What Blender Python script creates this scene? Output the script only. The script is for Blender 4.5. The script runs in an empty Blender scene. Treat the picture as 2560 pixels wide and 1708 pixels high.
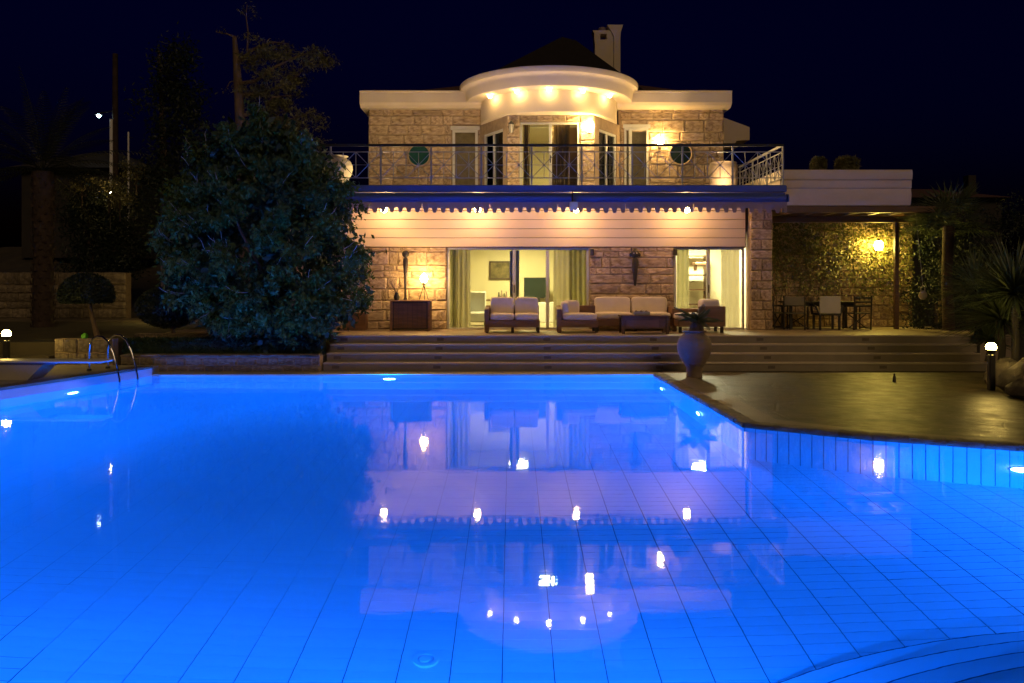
import bpy, math, random
import numpy as np
from mathutils import Vector, Matrix

R = math.radians
sc = bpy.context.scene
col = sc.collection
HC, YH, F = 2.11, 705.0, 2000.0          # eye height above the water, horizon row, focal length (photo pixels)

# ------------------------------------------------------------------ camera, sky, warm fill, exposure
cam_d = bpy.data.cameras.new('camera')
cam = bpy.data.objects.new('camera', cam_d)
col.objects.link(cam)
cam.location = (0, 0, HC)
cam.rotation_euler = (R(90), 0, 0)
cam_d.sensor_width = 36.0
cam_d.lens = 36.0 * F / 2560.0
cam_d.shift_y = -(854.0 - YH) / 2560.0
cam_d.clip_end = 2000
cam_d.clip_start = 0.05
sc.camera = cam

world = bpy.data.worlds.new('World')
sc.world = world
world.use_nodes = True
wn = world.node_tree
wn.nodes.clear()
w_out = wn.nodes.new('ShaderNodeOutputWorld')
w_bg = wn.nodes.new('ShaderNodeBackground')
w_sky = wn.nodes.new('ShaderNodeTexSky')
w_sky.sky_type = 'NISHITA'
w_sky.sun_disc = False
w_sky.sun_elevation = R(-1.2)
w_sky.sun_rotation = R(160)
w_sky.ozone_density = 6.0
w_tint = wn.nodes.new('ShaderNodeMixRGB')
w_tint.blend_type = 'MULTIPLY'
w_tint.inputs[0].default_value = 1.0
w_tint.inputs[2].default_value = (0.30, 0.22, 1.0, 1)
wn.links.new(w_sky.outputs[0], w_tint.inputs[1])
wn.links.new(w_tint.outputs[0], w_bg.inputs[0])
w_bg.inputs[1].default_value = 0.04
wn.links.new(w_bg.outputs[0], w_out.inputs[0])

sun_d = bpy.data.lights.new('warm_fill', 'SUN')  # added warm fill from the viewer's side, standing in for unseen ambient light
sun_d.energy = 0.42
sun_d.angle = R(20)
sun_d.color = (1.0, 0.68, 0.34)
sun = bpy.data.objects.new('warm_fill', sun_d)
sun.rotation_euler = (R(58), 0, R(22))
col.objects.link(sun)

sc.view_settings.view_transform = 'Standard'
sc.view_settings.look = 'None'
sc.view_settings.exposure = 0.0
sc.view_settings.gamma = 1.0
sc.view_settings.use_curve_mapping = False
sc.render.engine = 'CYCLES'
cy = sc.cycles
cy.use_denoising = True
cy.max_bounces = 7
cy.diffuse_bounces = 3
cy.use_adaptive_sampling = True
cy.adaptive_threshold = 0.02
cy.glossy_bounces = 4
cy.transmission_bounces = 4
cy.transparent_max_bounces = 12
cy.sample_clamp_indirect = 4.0
cy.blur_glossy = 0.6
cy.caustics_refractive = True
cy.caustics_reflective = False

# ------------------------------------------------------------------ helpers
def P(px, py, d):
    """a point of the place that stands d metres in front of the eye"""
    return Vector(((px - 1280.0) * d / F, d, HC - (py - YH) * d / F))

def PX(px, d):
    return (px - 1280.0) * d / F

def PZ(py, d):
    return HC - (py - YH) * d / F

def tag(o, label=None, cat=None, group=None, kind=None):
    if label: o['label'] = label
    if cat: o['category'] = cat
    if group: o['group'] = group
    if kind: o['kind'] = kind
    return o

def thing(name, label, cat, loc=(0, 0, 0), group=None):
    o = bpy.data.objects.new(name, None)
    o.empty_display_size = 0.2
    col.objects.link(o)
    o.location = loc
    return tag(o, label, cat, group)

def root_loc(parent):
    l = Vector((0, 0, 0))
    while parent is not None:
        l += parent.location
        parent = parent.parent
    return l

class B:
    """collects faces in world coordinates; build() links them as one mesh object"""
    def __init__(s):
        s.v, s.f = [], []
    def add(s, vs, fs):
        n = len(s.v)
        s.v += [tuple(v) for v in vs]
        s.f += [tuple(i + n for i in f) for f in fs]
        return s
    def box(s, x0, x1, y0, y1, z0, z1, bev=0.0):
        if bev <= 0:
            return s.add([(x0, y0, z0), (x1, y0, z0), (x1, y1, z0), (x0, y1, z0), (x0, y0, z1), (x1, y0, z1), (x1, y1, z1), (x0, y1, z1)],
                         [(0, 3, 2, 1), (4, 5, 6, 7), (0, 1, 5, 4), (1, 2, 6, 5), (2, 3, 7, 6), (3, 0, 4, 7)])
        b = min(bev, (x1 - x0) * .45, (y1 - y0) * .45, (z1 - z0) * .45)
        rings = []
        for (z, i) in ((z0, b), (z0 + b, 0), (z1 - b, 0), (z1, b)):
            xa, xb, ya, yb = x0 + i, x1 - i, y0 + i, y1 - i
            c = b if i == 0 else b * .4
            rings.append([(xa + c, ya, z), (xb - c, ya, z), (xb, ya + c, z), (xb, yb - c, z), (xb - c, yb, z), (xa + c, yb, z), (xa, yb - c, z), (xa, ya + c, z)])
        vs = [p for r in rings for p in r]
        fs = [tuple(range(7, -1, -1)), tuple(range(24, 32))]
        for k in range(3):
            for i in range(8):
                j = (i + 1) % 8
                fs.append((k * 8 + i, k * 8 + j, k * 8 + 8 + j, k * 8 + 8 + i))
        return s.add(vs, fs)
    def tube(s, pts, rad, n=8, cap=True):
        pts = [Vector(p) for p in pts]
        if not hasattr(rad, '__len__'):
            rad = [rad] * len(pts)
        vs = []
        t0 = (pts[1] - pts[0]).normalized()
        up = Vector((0, 0, 1)) if abs(t0.z) < .9 else Vector((1, 0, 0))
        u = t0.cross(up).normalized()
        for i, p in enumerate(pts):
            a = pts[max(i - 1, 0)]
            b = pts[min(i + 1, len(pts) - 1)]
            t = (b - a).normalized()
            u = (u - t * u.dot(t)).normalized()
            w = t.cross(u)
            for k in range(n):
                an = 2 * math.pi * k / n
                vs.append(p + (u * math.cos(an) + w * math.sin(an)) * rad[i])
        fs = []
        for i in range(len(pts) - 1):
            for k in range(n):
                j = (k + 1) % n
                fs.append((i * n + k, i * n + j, i * n + n + j, i * n + n + k))
        if cap:
            fs.append(tuple(range(n - 1, -1, -1)))
            m = (len(pts) - 1) * n
            fs.append(tuple(range(m, m + n)))
        return s.add(vs, fs)
    def lathe(s, prof, c, n=32, a0=0, a1=360, sx=1, sy=1):
        full = abs(a1 - a0) >= 359.9
        m = n if full else n + 1
        vs = []
        for k in range(m):
            an = R(a0 + (a1 - a0) * k / n)
            for (r, z) in prof:
                vs.append((c[0] + math.cos(an) * r * sx, c[1] + math.sin(an) * r * sy, c[2] + z))
        q = len(prof)
        fs = []
        for k in range(n):
            k2 = (k + 1) % m
            for i in range(q - 1):
                fs.append((k * q + i, k2 * q + i, k2 * q + i + 1, k * q + i + 1))
        return s.add(vs, fs)
    def ball(s, c, r, n=14, m=9, sx=1, sy=1, sz=1):
        prof = [(max(math.sin(math.pi * i / m), 0.002) * r, -math.cos(math.pi * i / m) * r * sz) for i in range(m + 1)]
        return s.lathe(prof, c, n, sx=sx, sy=sy)
    def slab(s, poly, z0, z1):
        """poly: xy outline, counter-clockwise"""
        n = len(poly)
        vs = [(p[0], p[1], z0) for p in poly] + [(p[0], p[1], z1) for p in poly]
        fs = [tuple(range(n - 1, -1, -1)), tuple(range(n, 2 * n))]
        for i in range(n):
            j = (i + 1) % n
            fs.append((i, j, n + j, n + i))
        return s.add(vs, fs)
    def ext_x(s, poly, x0, x1):
        """poly: (y,z) outline swept along x"""
        n = len(poly)
        vs = [(x0, p[0], p[1]) for p in poly] + [(x1, p[0], p[1]) for p in poly]
        fs = [tuple(range(n)), tuple(range(2 * n - 1, n - 1, -1))]
        for i in range(n):
            j = (i + 1) % n
            fs.append((i, n + i, n + j, j))
        return s.add(vs, fs)
    def ext_y(s, poly, y0, y1):
        """poly: (x,z) outline swept along y"""
        n = len(poly)
        vs = [(p[0], y0, p[1]) for p in poly] + [(p[0], y1, p[1]) for p in poly]
        fs = [tuple(range(n)), tuple(range(2 * n - 1, n - 1, -1))]
        for i in range(n):
            j = (i + 1) % n
            fs.append((i, n + i, n + j, j))
        return s.add(vs, fs)
    def build(s, name, mat, parent=None, smooth=False):
        l = root_loc(parent)
        me = bpy.data.meshes.new(name)
        me.from_pydata([(v[0] - l.x, v[1] - l.y, v[2] - l.z) for v in s.v], [], s.f)
        me.materials.append(mat)
        if smooth:
            me.polygons.foreach_set('use_smooth', [True] * len(me.polygons))
            try:
                me.set_sharp_from_angle(angle=R(42))
            except Exception:
                pass
        me.update()
        o = bpy.data.objects.new(name, me)
        o.parent = parent
        col.objects.link(o)
        return o

def arr_obj(name, verts, faces, mat, parent=None):
    """numpy quads"""
    l = root_loc(parent)
    me = bpy.data.meshes.new(name)
    verts = np.asarray(verts, dtype=np.float32) - np.array(l, dtype=np.float32)
    nv, nf = len(verts), len(faces)
    faces = np.asarray(faces, dtype=np.int32)
    k = faces.shape[1]
    me.vertices.add(nv)
    me.vertices.foreach_set('co', verts.ravel())
    me.loops.add(nf * k)
    me.loops.foreach_set('vertex_index', faces.ravel())
    me.polygons.add(nf)
    me.polygons.foreach_set('loop_start', np.arange(0, nf * k, k, dtype=np.int32))
    me.update(calc_edges=True)
    me.materials.append(mat)
    o = bpy.data.objects.new(name, me)
    o.parent = parent
    col.objects.link(o)
    return o

def struct(o, label=None):
    o['kind'] = 'structure'
    if label: o['label'] = label
    return o

def dup_tree(o, parent=None):
    c = o.copy()
    col.objects.link(c)
    c.parent = parent
    for ch in [x for x in bpy.data.objects if x.parent == o]:
        dup_tree(ch, c)
    return c

# ------------------------------------------------------------------ materials
def mat_new(name):
    m = bpy.data.materials.new(name)
    m.use_nodes = True
    n = m.node_tree
    n.nodes.clear()
    o = n.nodes.new('ShaderNodeOutputMaterial')
    return m, n, o

def ramp(n, fac, stops):
    r = n.nodes.new('ShaderNodeValToRGB')
    e = r.color_ramp.elements
    while len(e) < len(stops):
        e.new(0.5)
    for i, (p, c) in enumerate(stops):
        e[i].position = p
        e[i].color = (c[0], c[1], c[2], 1)
    n.links.new(fac, r.inputs[0])
    return r.outputs[0]

def noise(n, scale, detail=4, rough=.55, coord='Object', stretch=None, dist=0):
    tc = n.nodes.new('ShaderNodeTexCoord')
    out = tc.outputs[coord]
    if stretch:
        mp = n.nodes.new('ShaderNodeMapping')
        mp.inputs['Scale'].default_value = stretch
        n.links.new(out, mp.inputs[0])
        out = mp.outputs[0]
    t = n.nodes.new('ShaderNodeTexNoise')
    t.inputs['Scale'].default_value = scale
    t.inputs['Detail'].default_value = detail
    t.inputs['Roughness'].default_value = rough
    t.inputs['Distortion'].default_value = dist
    n.links.new(out, t.inputs['Vector'])
    return t.outputs[0]

def surf(name, c0, c1, scale=3, rough=.7, bump=.15, bscale=20, metallic=0, spec=.5, stretch=None, vary=0.0, detail=5, dark=None, dist=0, rvar=0.0, coord='Object', trans=0):
    """two-tone mottled surface with fine relief; vary = brightness change from object to object"""
    m, n, o = mat_new(name)
    p = n.nodes.new('ShaderNodeBsdfPrincipled')
    f = noise(n, scale, detail, .6, coord, stretch, dist)
    stops = [(.3, c0), (.7, c1)] if dark is None else [(.31, dark), (.45, c0), (.70, c1)]
    c = ramp(n, f, stops)
    if vary:
        oi = n.nodes.new('ShaderNodeObjectInfo')
        mr = n.nodes.new('ShaderNodeMapRange')
        mr.inputs['To Min'].default_value = 1 - vary
        mr.inputs['To Max'].default_value = 1 + vary
        n.links.new(oi.outputs['Random'], mr.inputs[0])
        mx = n.nodes.new('ShaderNodeVectorMath')
        mx.operation = 'SCALE'
        n.links.new(c, mx.inputs[0])
        n.links.new(mr.outputs[0], mx.inputs['Scale'])
        c = mx.outputs[0]
    n.links.new(c, p.inputs['Base Color'])
    p.inputs['Roughness'].default_value = rough
    p.inputs['Metallic'].default_value = metallic
    p.inputs['Specular IOR Level'].default_value = spec
    if rvar:
        rr = n.nodes.new('ShaderNodeMapRange')
        rr.inputs['From Min'].default_value = .3
        rr.inputs['From Max'].default_value = .7
        rr.inputs['To Min'].default_value = rough - rvar
        rr.inputs['To Max'].default_value = rough + rvar
        n.links.new(noise(n, scale * 1.7, 4, .6, coord), rr.inputs[0])
        n.links.new(rr.outputs[0], p.inputs['Roughness'])
    if bump:
        b = n.nodes.new('ShaderNodeBump')
        b.inputs['Strength'].default_value = bump
        b.inputs['Distance'].default_value = .02
        n.links.new(noise(n, bscale, 6, .65, coord, stretch), b.inputs['Height'])
        n.links.new(b.outputs[0], p.inputs['Normal'])
    last = p.outputs[0]
    if trans:
        tr = n.nodes.new('ShaderNodeBsdfTranslucent')
        n.links.new(c, tr.inputs[0])
        mi = n.nodes.new('ShaderNodeMixShader')
        mi.inputs[0].default_value = trans
        n.links.new(last, mi.inputs[1])
        n.links.new(tr.outputs[0], mi.inputs[2])
        last = mi.outputs[0]
    n.links.new(last, o.inputs[0])
    return m

def glow(name, color, strength):
    m, n, o = mat_new(name)
    e = n.nodes.new('ShaderNodeEmission')
    e.inputs[0].default_value = (*color, 1)
    e.inputs[1].default_value = strength
    n.links.new(e.outputs[0], o.inputs[0])
    return m

def glass_pane(name, tint=(.92, .95, .92), base=.015):
    m, n, o = mat_new(name)
    t = n.nodes.new('ShaderNodeBsdfTransparent')
    t.inputs[0].default_value = (*tint, 1)
    g = n.nodes.new('ShaderNodeBsdfGlossy')
    g.inputs['Roughness'].default_value = .02
    fr = n.nodes.new('ShaderNodeFresnel')
    fr.inputs[0].default_value = 1.45
    ad = n.nodes.new('ShaderNodeMath')
    ad.operation = 'ADD'
    ad.use_clamp = True
    ad.inputs[1].default_value = base
    n.links.new(fr.outputs[0], ad.inputs[0])
    mi = n.nodes.new('ShaderNodeMixShader')
    n.links.new(ad.outputs[0], mi.inputs[0])
    n.links.new(t.outputs[0], mi.inputs[1])
    n.links.new(g.outputs[0], mi.inputs[2])
    n.links.new(mi.outputs[0], o.inputs[0])
    return m

def water_mat():
    m, n, o = mat_new('pool_water')
    rf = n.nodes.new('ShaderNodeBsdfRefraction')
    rf.inputs['IOR'].default_value = 1.333
    rf.inputs['Roughness'].default_value = 0.0
    rf.inputs[0].default_value = (.22, .80, 1, 1)
    gl = n.nodes.new('ShaderNodeBsdfGlossy')
    gl.inputs['Roughness'].default_value = .028
    fr = n.nodes.new('ShaderNodeFresnel')
    fr.inputs[0].default_value = 1.5
    b = n.nodes.new('ShaderNodeBump')
    b.inputs['Strength'].default_value = .05
    b.inputs['Distance'].default_value = .02
    n.links.new(noise(n, 2.6, 3, .55, 'Object', (.7, 1.2, 1)), b.inputs['Height'])
    for x in (rf, gl, fr):
        n.links.new(b.outputs[0], x.inputs['Normal'])
    mi = n.nodes.new('ShaderNodeMixShader')
    n.links.new(fr.outputs[0], mi.inputs[0])
    n.links.new(rf.outputs[0], mi.inputs[1])
    n.links.new(gl.outputs[0], mi.inputs[2])
    n.links.new(mi.outputs[0], o.inputs[0])
    return m

M = {}
M['stone'] = surf('honey_limestone', (.37, .265, .165), (.60, .465, .31), 3.8, .88, .5, 16, vary=.24, dark=(.2, .13, .075), dist=.4)
M['mortar'] = surf('lime_mortar', (.28, .20, .125), (.40, .30, .19), 6, .95, .5, 25)
M['grey_stone'] = surf('garden_stone', (.17, .135, .09), (.33, .27, .18), 3, .9, .6, 14, vary=.3, dark=(.08, .06, .04))
M['plaster'] = surf('cream_plaster', (.66, .54, .38), (.74, .62, .45), 1.2, .8, .06, 60)
M['cream_board'] = surf('cream_painted_board', (.70, .56, .40), (.74, .60, .43), .8, .55, .04, 40, stretch=(.3, 1, 4))
M['soffit'] = surf('soffit_paint', (.62, .5, .36), (.68, .56, .4), 1, .85, .04, 40)
M['roof'] = surf('dark_roof_tile', (.07, .035, .025), (.12, .055, .04), 4, .9, .3, 12)
M['black_roof'] = surf('black_roof_tile', (.006, .004, .006), (.012, .008, .010), 6, .9, .3, 14)
M['slab_paint'] = surf('grey_balcony_paint', (.05, .085, .29), (.065, .105, .34), 1.3, .6, .05, 40)
M['awning'] = surf('awning_cloth', (.32, .25, .28), (.38, .30, .33), 2, .85, .08, 90, trans=.3)
M['rail'] = surf('railing_iron', (.24, .24, .25), (.32, .32, .33), 8, .42, .05, 60, metallic=.6)
M['handrail'] = surf('dark_handrail', (.008, .008, .009), (.012, .012, .013), 8, .6, .05, 60)
M['aluminium'] = surf('aluminium_frame', (.55, .54, .50), (.62, .61, .57), 3, .4, .02, 60, metallic=.15)
M['glass'] = glass_pane('window_glass')
M['dark_glass'] = surf('porthole_glass', (.008, .014, .016), (.012, .022, .022), 2, .06, 0)
M['teal_glass'] = surf('teal_porthole_glass', (.012, .05, .045), (.02, .075, .065), 2, .12, 0)
M['room_wall'] = surf('room_wall_paint', (.66, .60, .42), (.72, .66, .47), .7, .85, .03, 50)
M['room_floor'] = surf('room_floor_tile', (.4, .34, .24), (.5, .42, .3), 1.5, .35, .03, 30)
M['terrace'] = surf('terrace_stone', (.27, .21, .14), (.36, .285, .195), 1.6, .45, .12, 18, rvar=.1)
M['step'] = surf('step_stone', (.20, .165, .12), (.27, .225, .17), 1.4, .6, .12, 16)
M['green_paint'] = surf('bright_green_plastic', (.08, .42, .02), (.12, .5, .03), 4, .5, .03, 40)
M['tread'] = surf('lit_tread_stone', (.44, .38, .30), (.54, .47, .38), 1.4, .55, .12, 16)  # paler than the risers: light on the step edges put into the colour
M['vent'] = surf('step_light_cover', (.10, .075, .055), (.15, .115, .085), 6, .6, .1, 60)
M['wood'] = surf('dark_teak', (.085, .042, .02), (.15, .08, .042), 2.2, .5, .2, 18, stretch=(1, 8, 8))
M['wood_mid'] = surf('brown_teak', (.15, .075, .036), (.235, .125, .065), 2.2, .5, .15, 18, stretch=(1, 8, 8))
M['black_wood'] = surf('black_wood', (.012, .009, .007), (.03, .02, .015), 4, .55, .15, 20)
M['cushion'] = surf('cream_cushion', (.74, .64, .52), (.82, .72, .6), 5, .95, .25, 60)
M['canvas'] = surf('canvas_cloth', (.55, .52, .42), (.62, .58, .48), 5, .95, .2, 80)
M['canvas_dark'] = surf('grey_olive_canvas', (.13, .125, .08), (.18, .17, .11), 5, .95, .2, 80)
M['curtain_pale'] = surf('pale_curtain', (.84, .79, .64), (.90, .86, .72), 3, .95, .1, 60, trans=.65)
M['curtain_green'] = surf('olive_curtain', (.60, .57, .40), (.72, .69, .50), 3, .95, .1, 60, trans=.65)
M['curtain_brown'] = surf('brown_curtain', (.12, .075, .04), (.19, .12, .065), 3, .95, .1, 60, trans=.2)
M['terracotta'] = surf('pale_terracotta', (.22, .16, .12), (.30, .225, .17), 2.4, .8, .35, 16, stretch=(1, 1, 3))
M['iron'] = surf('black_iron', (.015, .014, .013), (.03, .028, .025), 6, .55, .1, 30)
M['chrome'] = surf('polished_steel', (.72, .72, .74), (.8, .8, .82), 4, .12, 0, metallic=1)
M['white_paint'] = surf('white_paint', (.72, .72, .70), (.8, .8, .78), 3, .5, .03, 40)
M['concrete'] = surf('pale_concrete', (.36, .32, .25), (.48, .43, .34), 2, .85, .2, 20)
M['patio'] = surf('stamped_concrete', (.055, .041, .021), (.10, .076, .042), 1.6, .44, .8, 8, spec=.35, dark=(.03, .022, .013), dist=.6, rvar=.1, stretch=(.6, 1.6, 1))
def flag_relief(m):
    n = m.node_tree
    p = [x for x in n.nodes if x.type == 'BSDF_PRINCIPLED'][0]
    old = p.inputs['Normal'].links[0].from_node
    tc = n.nodes.new('ShaderNodeTexCoord')
    vo = n.nodes.new('ShaderNodeTexVoronoi')
    vo.feature = 'DISTANCE_TO_EDGE'
    vo.inputs['Scale'].default_value = 1.15
    n.links.new(tc.outputs['Object'], vo.inputs['Vector'])
    mr = n.nodes.new('ShaderNodeMapRange')
    mr.inputs['From Max'].default_value = .035
    n.links.new(vo.outputs['Distance'], mr.inputs[0])
    b = n.nodes.new('ShaderNodeBump')
    b.inputs['Strength'].default_value = .18
    b.inputs['Distance'].default_value = .02
    n.links.new(mr.outputs[0], b.inputs['Height'])
    n.links.new(b.outputs[0], old.inputs['Normal'])
flag_relief(M['patio'])
M['coping'] = surf('coping_stone', (.10, .08, .06), (.22, .18, .13), 4, .75, .9, 16, vary=.15)
M['border'] = surf('patio_border', (.15, .12, .075), (.22, .17, .11), 2, .5, .3, 10)
M['ground'] = surf('dry_soil', (.03, .024, .015), (.06, .048, .03), 1.2, .95, .3, 6)
M['lawn'] = surf('dry_lawn', (.045, .038, .014), (.08, .064, .025), 2.5, .95, .6, 40)
M['path'] = surf('sandy_path', (.14, .11, .06), (.19, .15, .09), 2, .9, .2, 20)
M['tile'] = surf('pool_tile', (.70, .72, .74), (.76, .78, .8), .9, .35, 0, vary=.03)
M['pool_wall'] = surf('pool_plaster', (.66, .70, .74), (.74, .77, .8), .8, .5, .02, 20)
M['grout'] = surf('dark_grout', (.11, .13, .19), (.14, .16, .22), 6, .9, 0)
M['water'] = water_mat()
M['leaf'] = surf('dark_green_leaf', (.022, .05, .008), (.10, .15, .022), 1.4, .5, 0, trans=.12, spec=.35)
M['leaf_unlit'] = surf('unlit_leaf', (.006, .013, .006), (.014, .026, .012), 2, .6, 0)  # darker leaf copy: the gloom of unlit trees is put into the colour
M['palm_unlit'] = surf('unlit_palm_leaf', (.008, .012, .006), (.018, .024, .011), 1.5, .5, 0)  # dimmed palm leaf: night shade put into the colour
M['bark_dark'] = surf('dark_palm_bark', (.022, .014, .01), (.06, .036, .026), 4, .9, .8, 12)
M['leaf2'] = surf('olive_leaf', (.10, .10, .04), (.20, .19, .08), 1.2, .5, 0, trans=.25)
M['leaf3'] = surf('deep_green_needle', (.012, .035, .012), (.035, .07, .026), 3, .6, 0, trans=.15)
M['ivy'] = surf('ivy_leaf', (.07, .075, .018), (.16, .15, .04), 2.2, .45, 0, trans=.2)
M['palm'] = surf('palm_leaf', (.045, .065, .028), (.11, .14, .06), 1.5, .4, 0, trans=.15)
M['bark'] = surf('brown_bark', (.09, .06, .04), (.19, .13, .09), 3, .9, .8, 12, stretch=(3, 3, .6))
M['twig'] = surf('grey_twig', (.34, .33, .34), (.5, .49, .5), 5, .6, .2, 20)
M['tv'] = surf('television_screen', (.02, .03, .028), (.03, .04, .036), 2, .12, 0)
M['picture_frame'] = surf('picture_frame_wood', (.05, .03, .02), (.08, .05, .03), 4, .5, .1, 30)
M['print'] = surf('picture_print', (.05, .04, .02), (.26, .21, .1), 3.2, .7, 0, detail=3)
M['rock'] = surf('boulder_stone', (.05, .042, .034), (.11, .095, .075), 3, .9, .8, 9, dark=(.025, .02, .015))
M['dark_wall'] = surf('unlit_wall', (.025, .022, .02), (.04, .034, .03), 1.5, .9, .1, 15)
M['bulb'] = glow('warm_bulb', (1.0, .58, .23), 260)
M['spot_bulb'] = glow('warm_spot_bulb', (1.0, .66, .25), 130)
M['sconce_glow'] = glow('amber_bulb', (1.0, .62, .2), 260)
M['lantern_glow'] = glow('yellow_lantern_glass', (1.0, .68, .22), 190)
M['pergola_glow'] = glow('yellow_green_lantern', (1.0, .72, .12), 330)
M['garden_glow'] = glow('garden_bulb', (1.0, .68, .16), 170)
M['street_glow'] = glow('cold_street_lamp', (.65, .95, 1.0), 40)
M['room_glow'] = glow('room_ceiling_lamp', (1.0, .81, .34), 320)
M['room_glow_pale'] = glow('pale_ceiling_lamp', (1.0, .88, .55), 560)
M['upper_glow'] = glow('upper_room_lamp', (1.0, .76, .27), 420)
M['uplight_glow'] = glow('warm_floor_uplight', (1.0, .68, .31), 1300)
M['candle_glow'] = glow('candle_flame', (1.0, .62, .15), 8)
M['pool_glow'] = glow('underwater_lamp', (.9, .8, 1.0), 40)

# ------------------------------------------------------------------ shared stones
rs = random.Random(11)
def stone_mesh(k, mat):
    """unit block, front face at y=-.5, rounded and uneven"""
    rr = random.Random(100 + k)
    vs, fs = [], []
    g = [-.5, -.43, 0, .43, .5]
    idx = {}
    def v(x, y, z):
        key = (round(x, 3), round(y, 3), round(z, 3))
        if key not in idx:
            edge = (abs(x) > .49) + (abs(z) > .49)
            yy = y
            xx, zz = x, z
            if y < 0:
                yy = y + (0.32 if edge == 1 else .5 if edge == 2 else rr.uniform(-.14, .14))
                xx += rr.uniform(-.025, .025)
                zz += rr.uniform(-.035, .035)
            idx[key] = len(vs)
            vs.append((xx, yy, zz))
        return idx[key]
    gz = [-.5, -.40, 0, .40, .5]
    for i in range(4):
        for j in range(4):
            fs.append((v(g[i], -.5, gz[j]), v(g[i + 1], -.5, gz[j]), v(g[i + 1], -.5, gz[j + 1]), v(g[i], -.5, gz[j + 1])))
    for i in range(4):
        fs.append((v(g[i], -.5, gz[0]), v(g[i], .5, gz[0]), v(g[i + 1], .5, gz[0]), v(g[i + 1], -.5, gz[0])))
        fs.append((v(g[i], -.5, gz[4]), v(g[i + 1], -.5, gz[4]), v(g[i + 1], .5, gz[4]), v(g[i], .5, gz[4])))
        fs.append((v(g[0], -.5, gz[i]), v(g[0], -.5, gz[i + 1]), v(g[0], .5, gz[i + 1]), v(g[0], .5, gz[i])))
        fs.append((v(g[4], -.5, gz[i]), v(g[4], .5, gz[i]), v(g[4], .5, gz[i + 1]), v(g[4], -.5, gz[i + 1])))
    me = bpy.data.meshes.new('stone')
    me.from_pydata(vs, [], fs)
    me.materials.append(mat)
    me.update()
    return me
STONES = [stone_mesh(k, M['stone']) for k in range(7)]
GSTONES = [stone_mesh(k, M['grey_stone']) for k in range(7)]

def lay_stones(parent, a, b, z0, z1, rows=(.16, .42), widths=(.24, .95), depth=.10, proud=.03, gap=.010, holes=(), seed=1, kinds=None, keep=None):
    """courses of stones on a wall that runs from a to b (xy), its face looking to the right of a->b turned towards the eye"""
    kinds = kinds or STONES
    rr = random.Random(seed)
    a, b = Vector(a), Vector(b)
    L = (b - a).length
    u = (b - a) / L
    nrm = Vector((u.y, -u.x))
    ang = math.atan2(u.y, u.x)
    rl = root_loc(parent)
    z = z0
    cnt = 0
    zs = []
    while z < z1 - .03:
        h = rr.uniform(*rows)
        if z + h > z1 - rows[0] * .6:
            h = z1 - z
        zs.append((z, h))
        z += h
    for (z, h) in zs:
        t = 0.0
        while t < L - .01:
            w = rr.uniform(*widths)
            if rr.random() < .15: w *= .6
            if t + w > L - widths[0] * .6:
                w = L - t
            s0, s1 = t, t + w
            t += w
            spans = [(s0, s1)]
            for (h0, h1, hz0, hz1) in holes:
                if z + h * .5 < hz0 or z + h * .5 > hz1: continue
                ns = []
                for (p, q) in spans:
                    if q <= h0 or p >= h1: ns.append((p, q))
                    else:
                        if p < h0: ns.append((p, h0))
                        if q > h1: ns.append((h1, q))
                spans = ns
            for (p, q) in spans:
                if q - p < .06: continue
                c = a + u * ((p + q) / 2) + nrm * (proud - depth / 2 + rr.uniform(-.008, .012))
                if keep and not keep(c.x, z): continue
                o = bpy.data.objects.new('stone', rr.choice(kinds))
                col.objects.link(o)
                o.parent = parent
                o.location = Vector((c.x, c.y, z + h / 2)) - rl
                o.scale = (q - p - gap, depth, h - gap)
                if rr.random() < .5:
                    o.rotation_euler = (0, 0, ang)
                else:
                    o.rotation_euler = (0, 0, ang)
                    o.scale = (q - p - gap, depth, -(h - gap)) if False else (q - p - gap, depth, h - gap)
                cnt += 1
    return cnt

# ================================================================== THE SETTING
D2 = 22.0                 # front wall of the ground floor
ZT = 0.81                 # terrace floor
ZD = 0.04                 # pool deck
ZL = 0.21                 # raised deck on the ladder side
POOL = [(-8.08, 17.96), (-9.15, 14.3), (-10.35, 10.2), (-10.35, 3.9), (4.3, 3.9), (7.6, 3.9), (8.5, 6.5), (7.7, 9.25), (6.39, 9.98), (4.82, 10.68), (3.38, 11.62), (3.2, 17.96)]   # ccw
DEPTH = 2.0

b = B()
for (x0, x1, y0, y1) in ((-400, 400, -60, 3.0), (-400, -11.4, 3.0, 19.2), (9.6, 400, 3.0, 19.2), (-400, 400, 19.2, 900)):
    b.add([(x0, y0, -.06), (x1, y0, -.06), (x1, y1, -.06), (x0, y1, -.06)], [(0, 1, 2, 3)])
struct(b.build('ground', M['ground']))

# pool shell: floor base, walls
b = B()
b.add([(p[0], p[1], -DEPTH - .012) for p in POOL], [tuple(range(len(POOL)))])
pool_floor = struct(b.build('pool_floor', M['grout']))

# floor tiles, 0.40 x 0.15 m
TW, TH = .40, .150
def in_poly(x, y, poly):
    c = False
    j = len(poly) - 1
    for i in range(len(poly)):
        xi, yi = poly[i]
        xj, yj = poly[j]
        if (yi > y) != (yj > y) and x < (xj - xi) * (y - yi) / (yj - yi) + xi:
            c = not c
        j = i
    return c
ST_C = (4.3, .8)
tiles = []
for i in range(-27, 23):
    for j in range(0, 96):
        cx = -.075 + TW * (i + .5)
        cyy = 3.75 + TH * (j + .5)
        if any(in_poly(cx + ox, cyy + oy, POOL) for (ox, oy) in ((0, 0), (.22, 0), (-.22, 0), (0, .1), (0, -.1), (.22, .1), (-.22, -.1), (.22, -.1), (-.22, .1))) and math.hypot(cx - ST_C[0], cyy - ST_C[1]) > 5.42:
            tiles.append((cx, cyy))
def seen(t):
    return abs(t[0]) / t[1] < .62 and t[1] > 5.85
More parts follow.
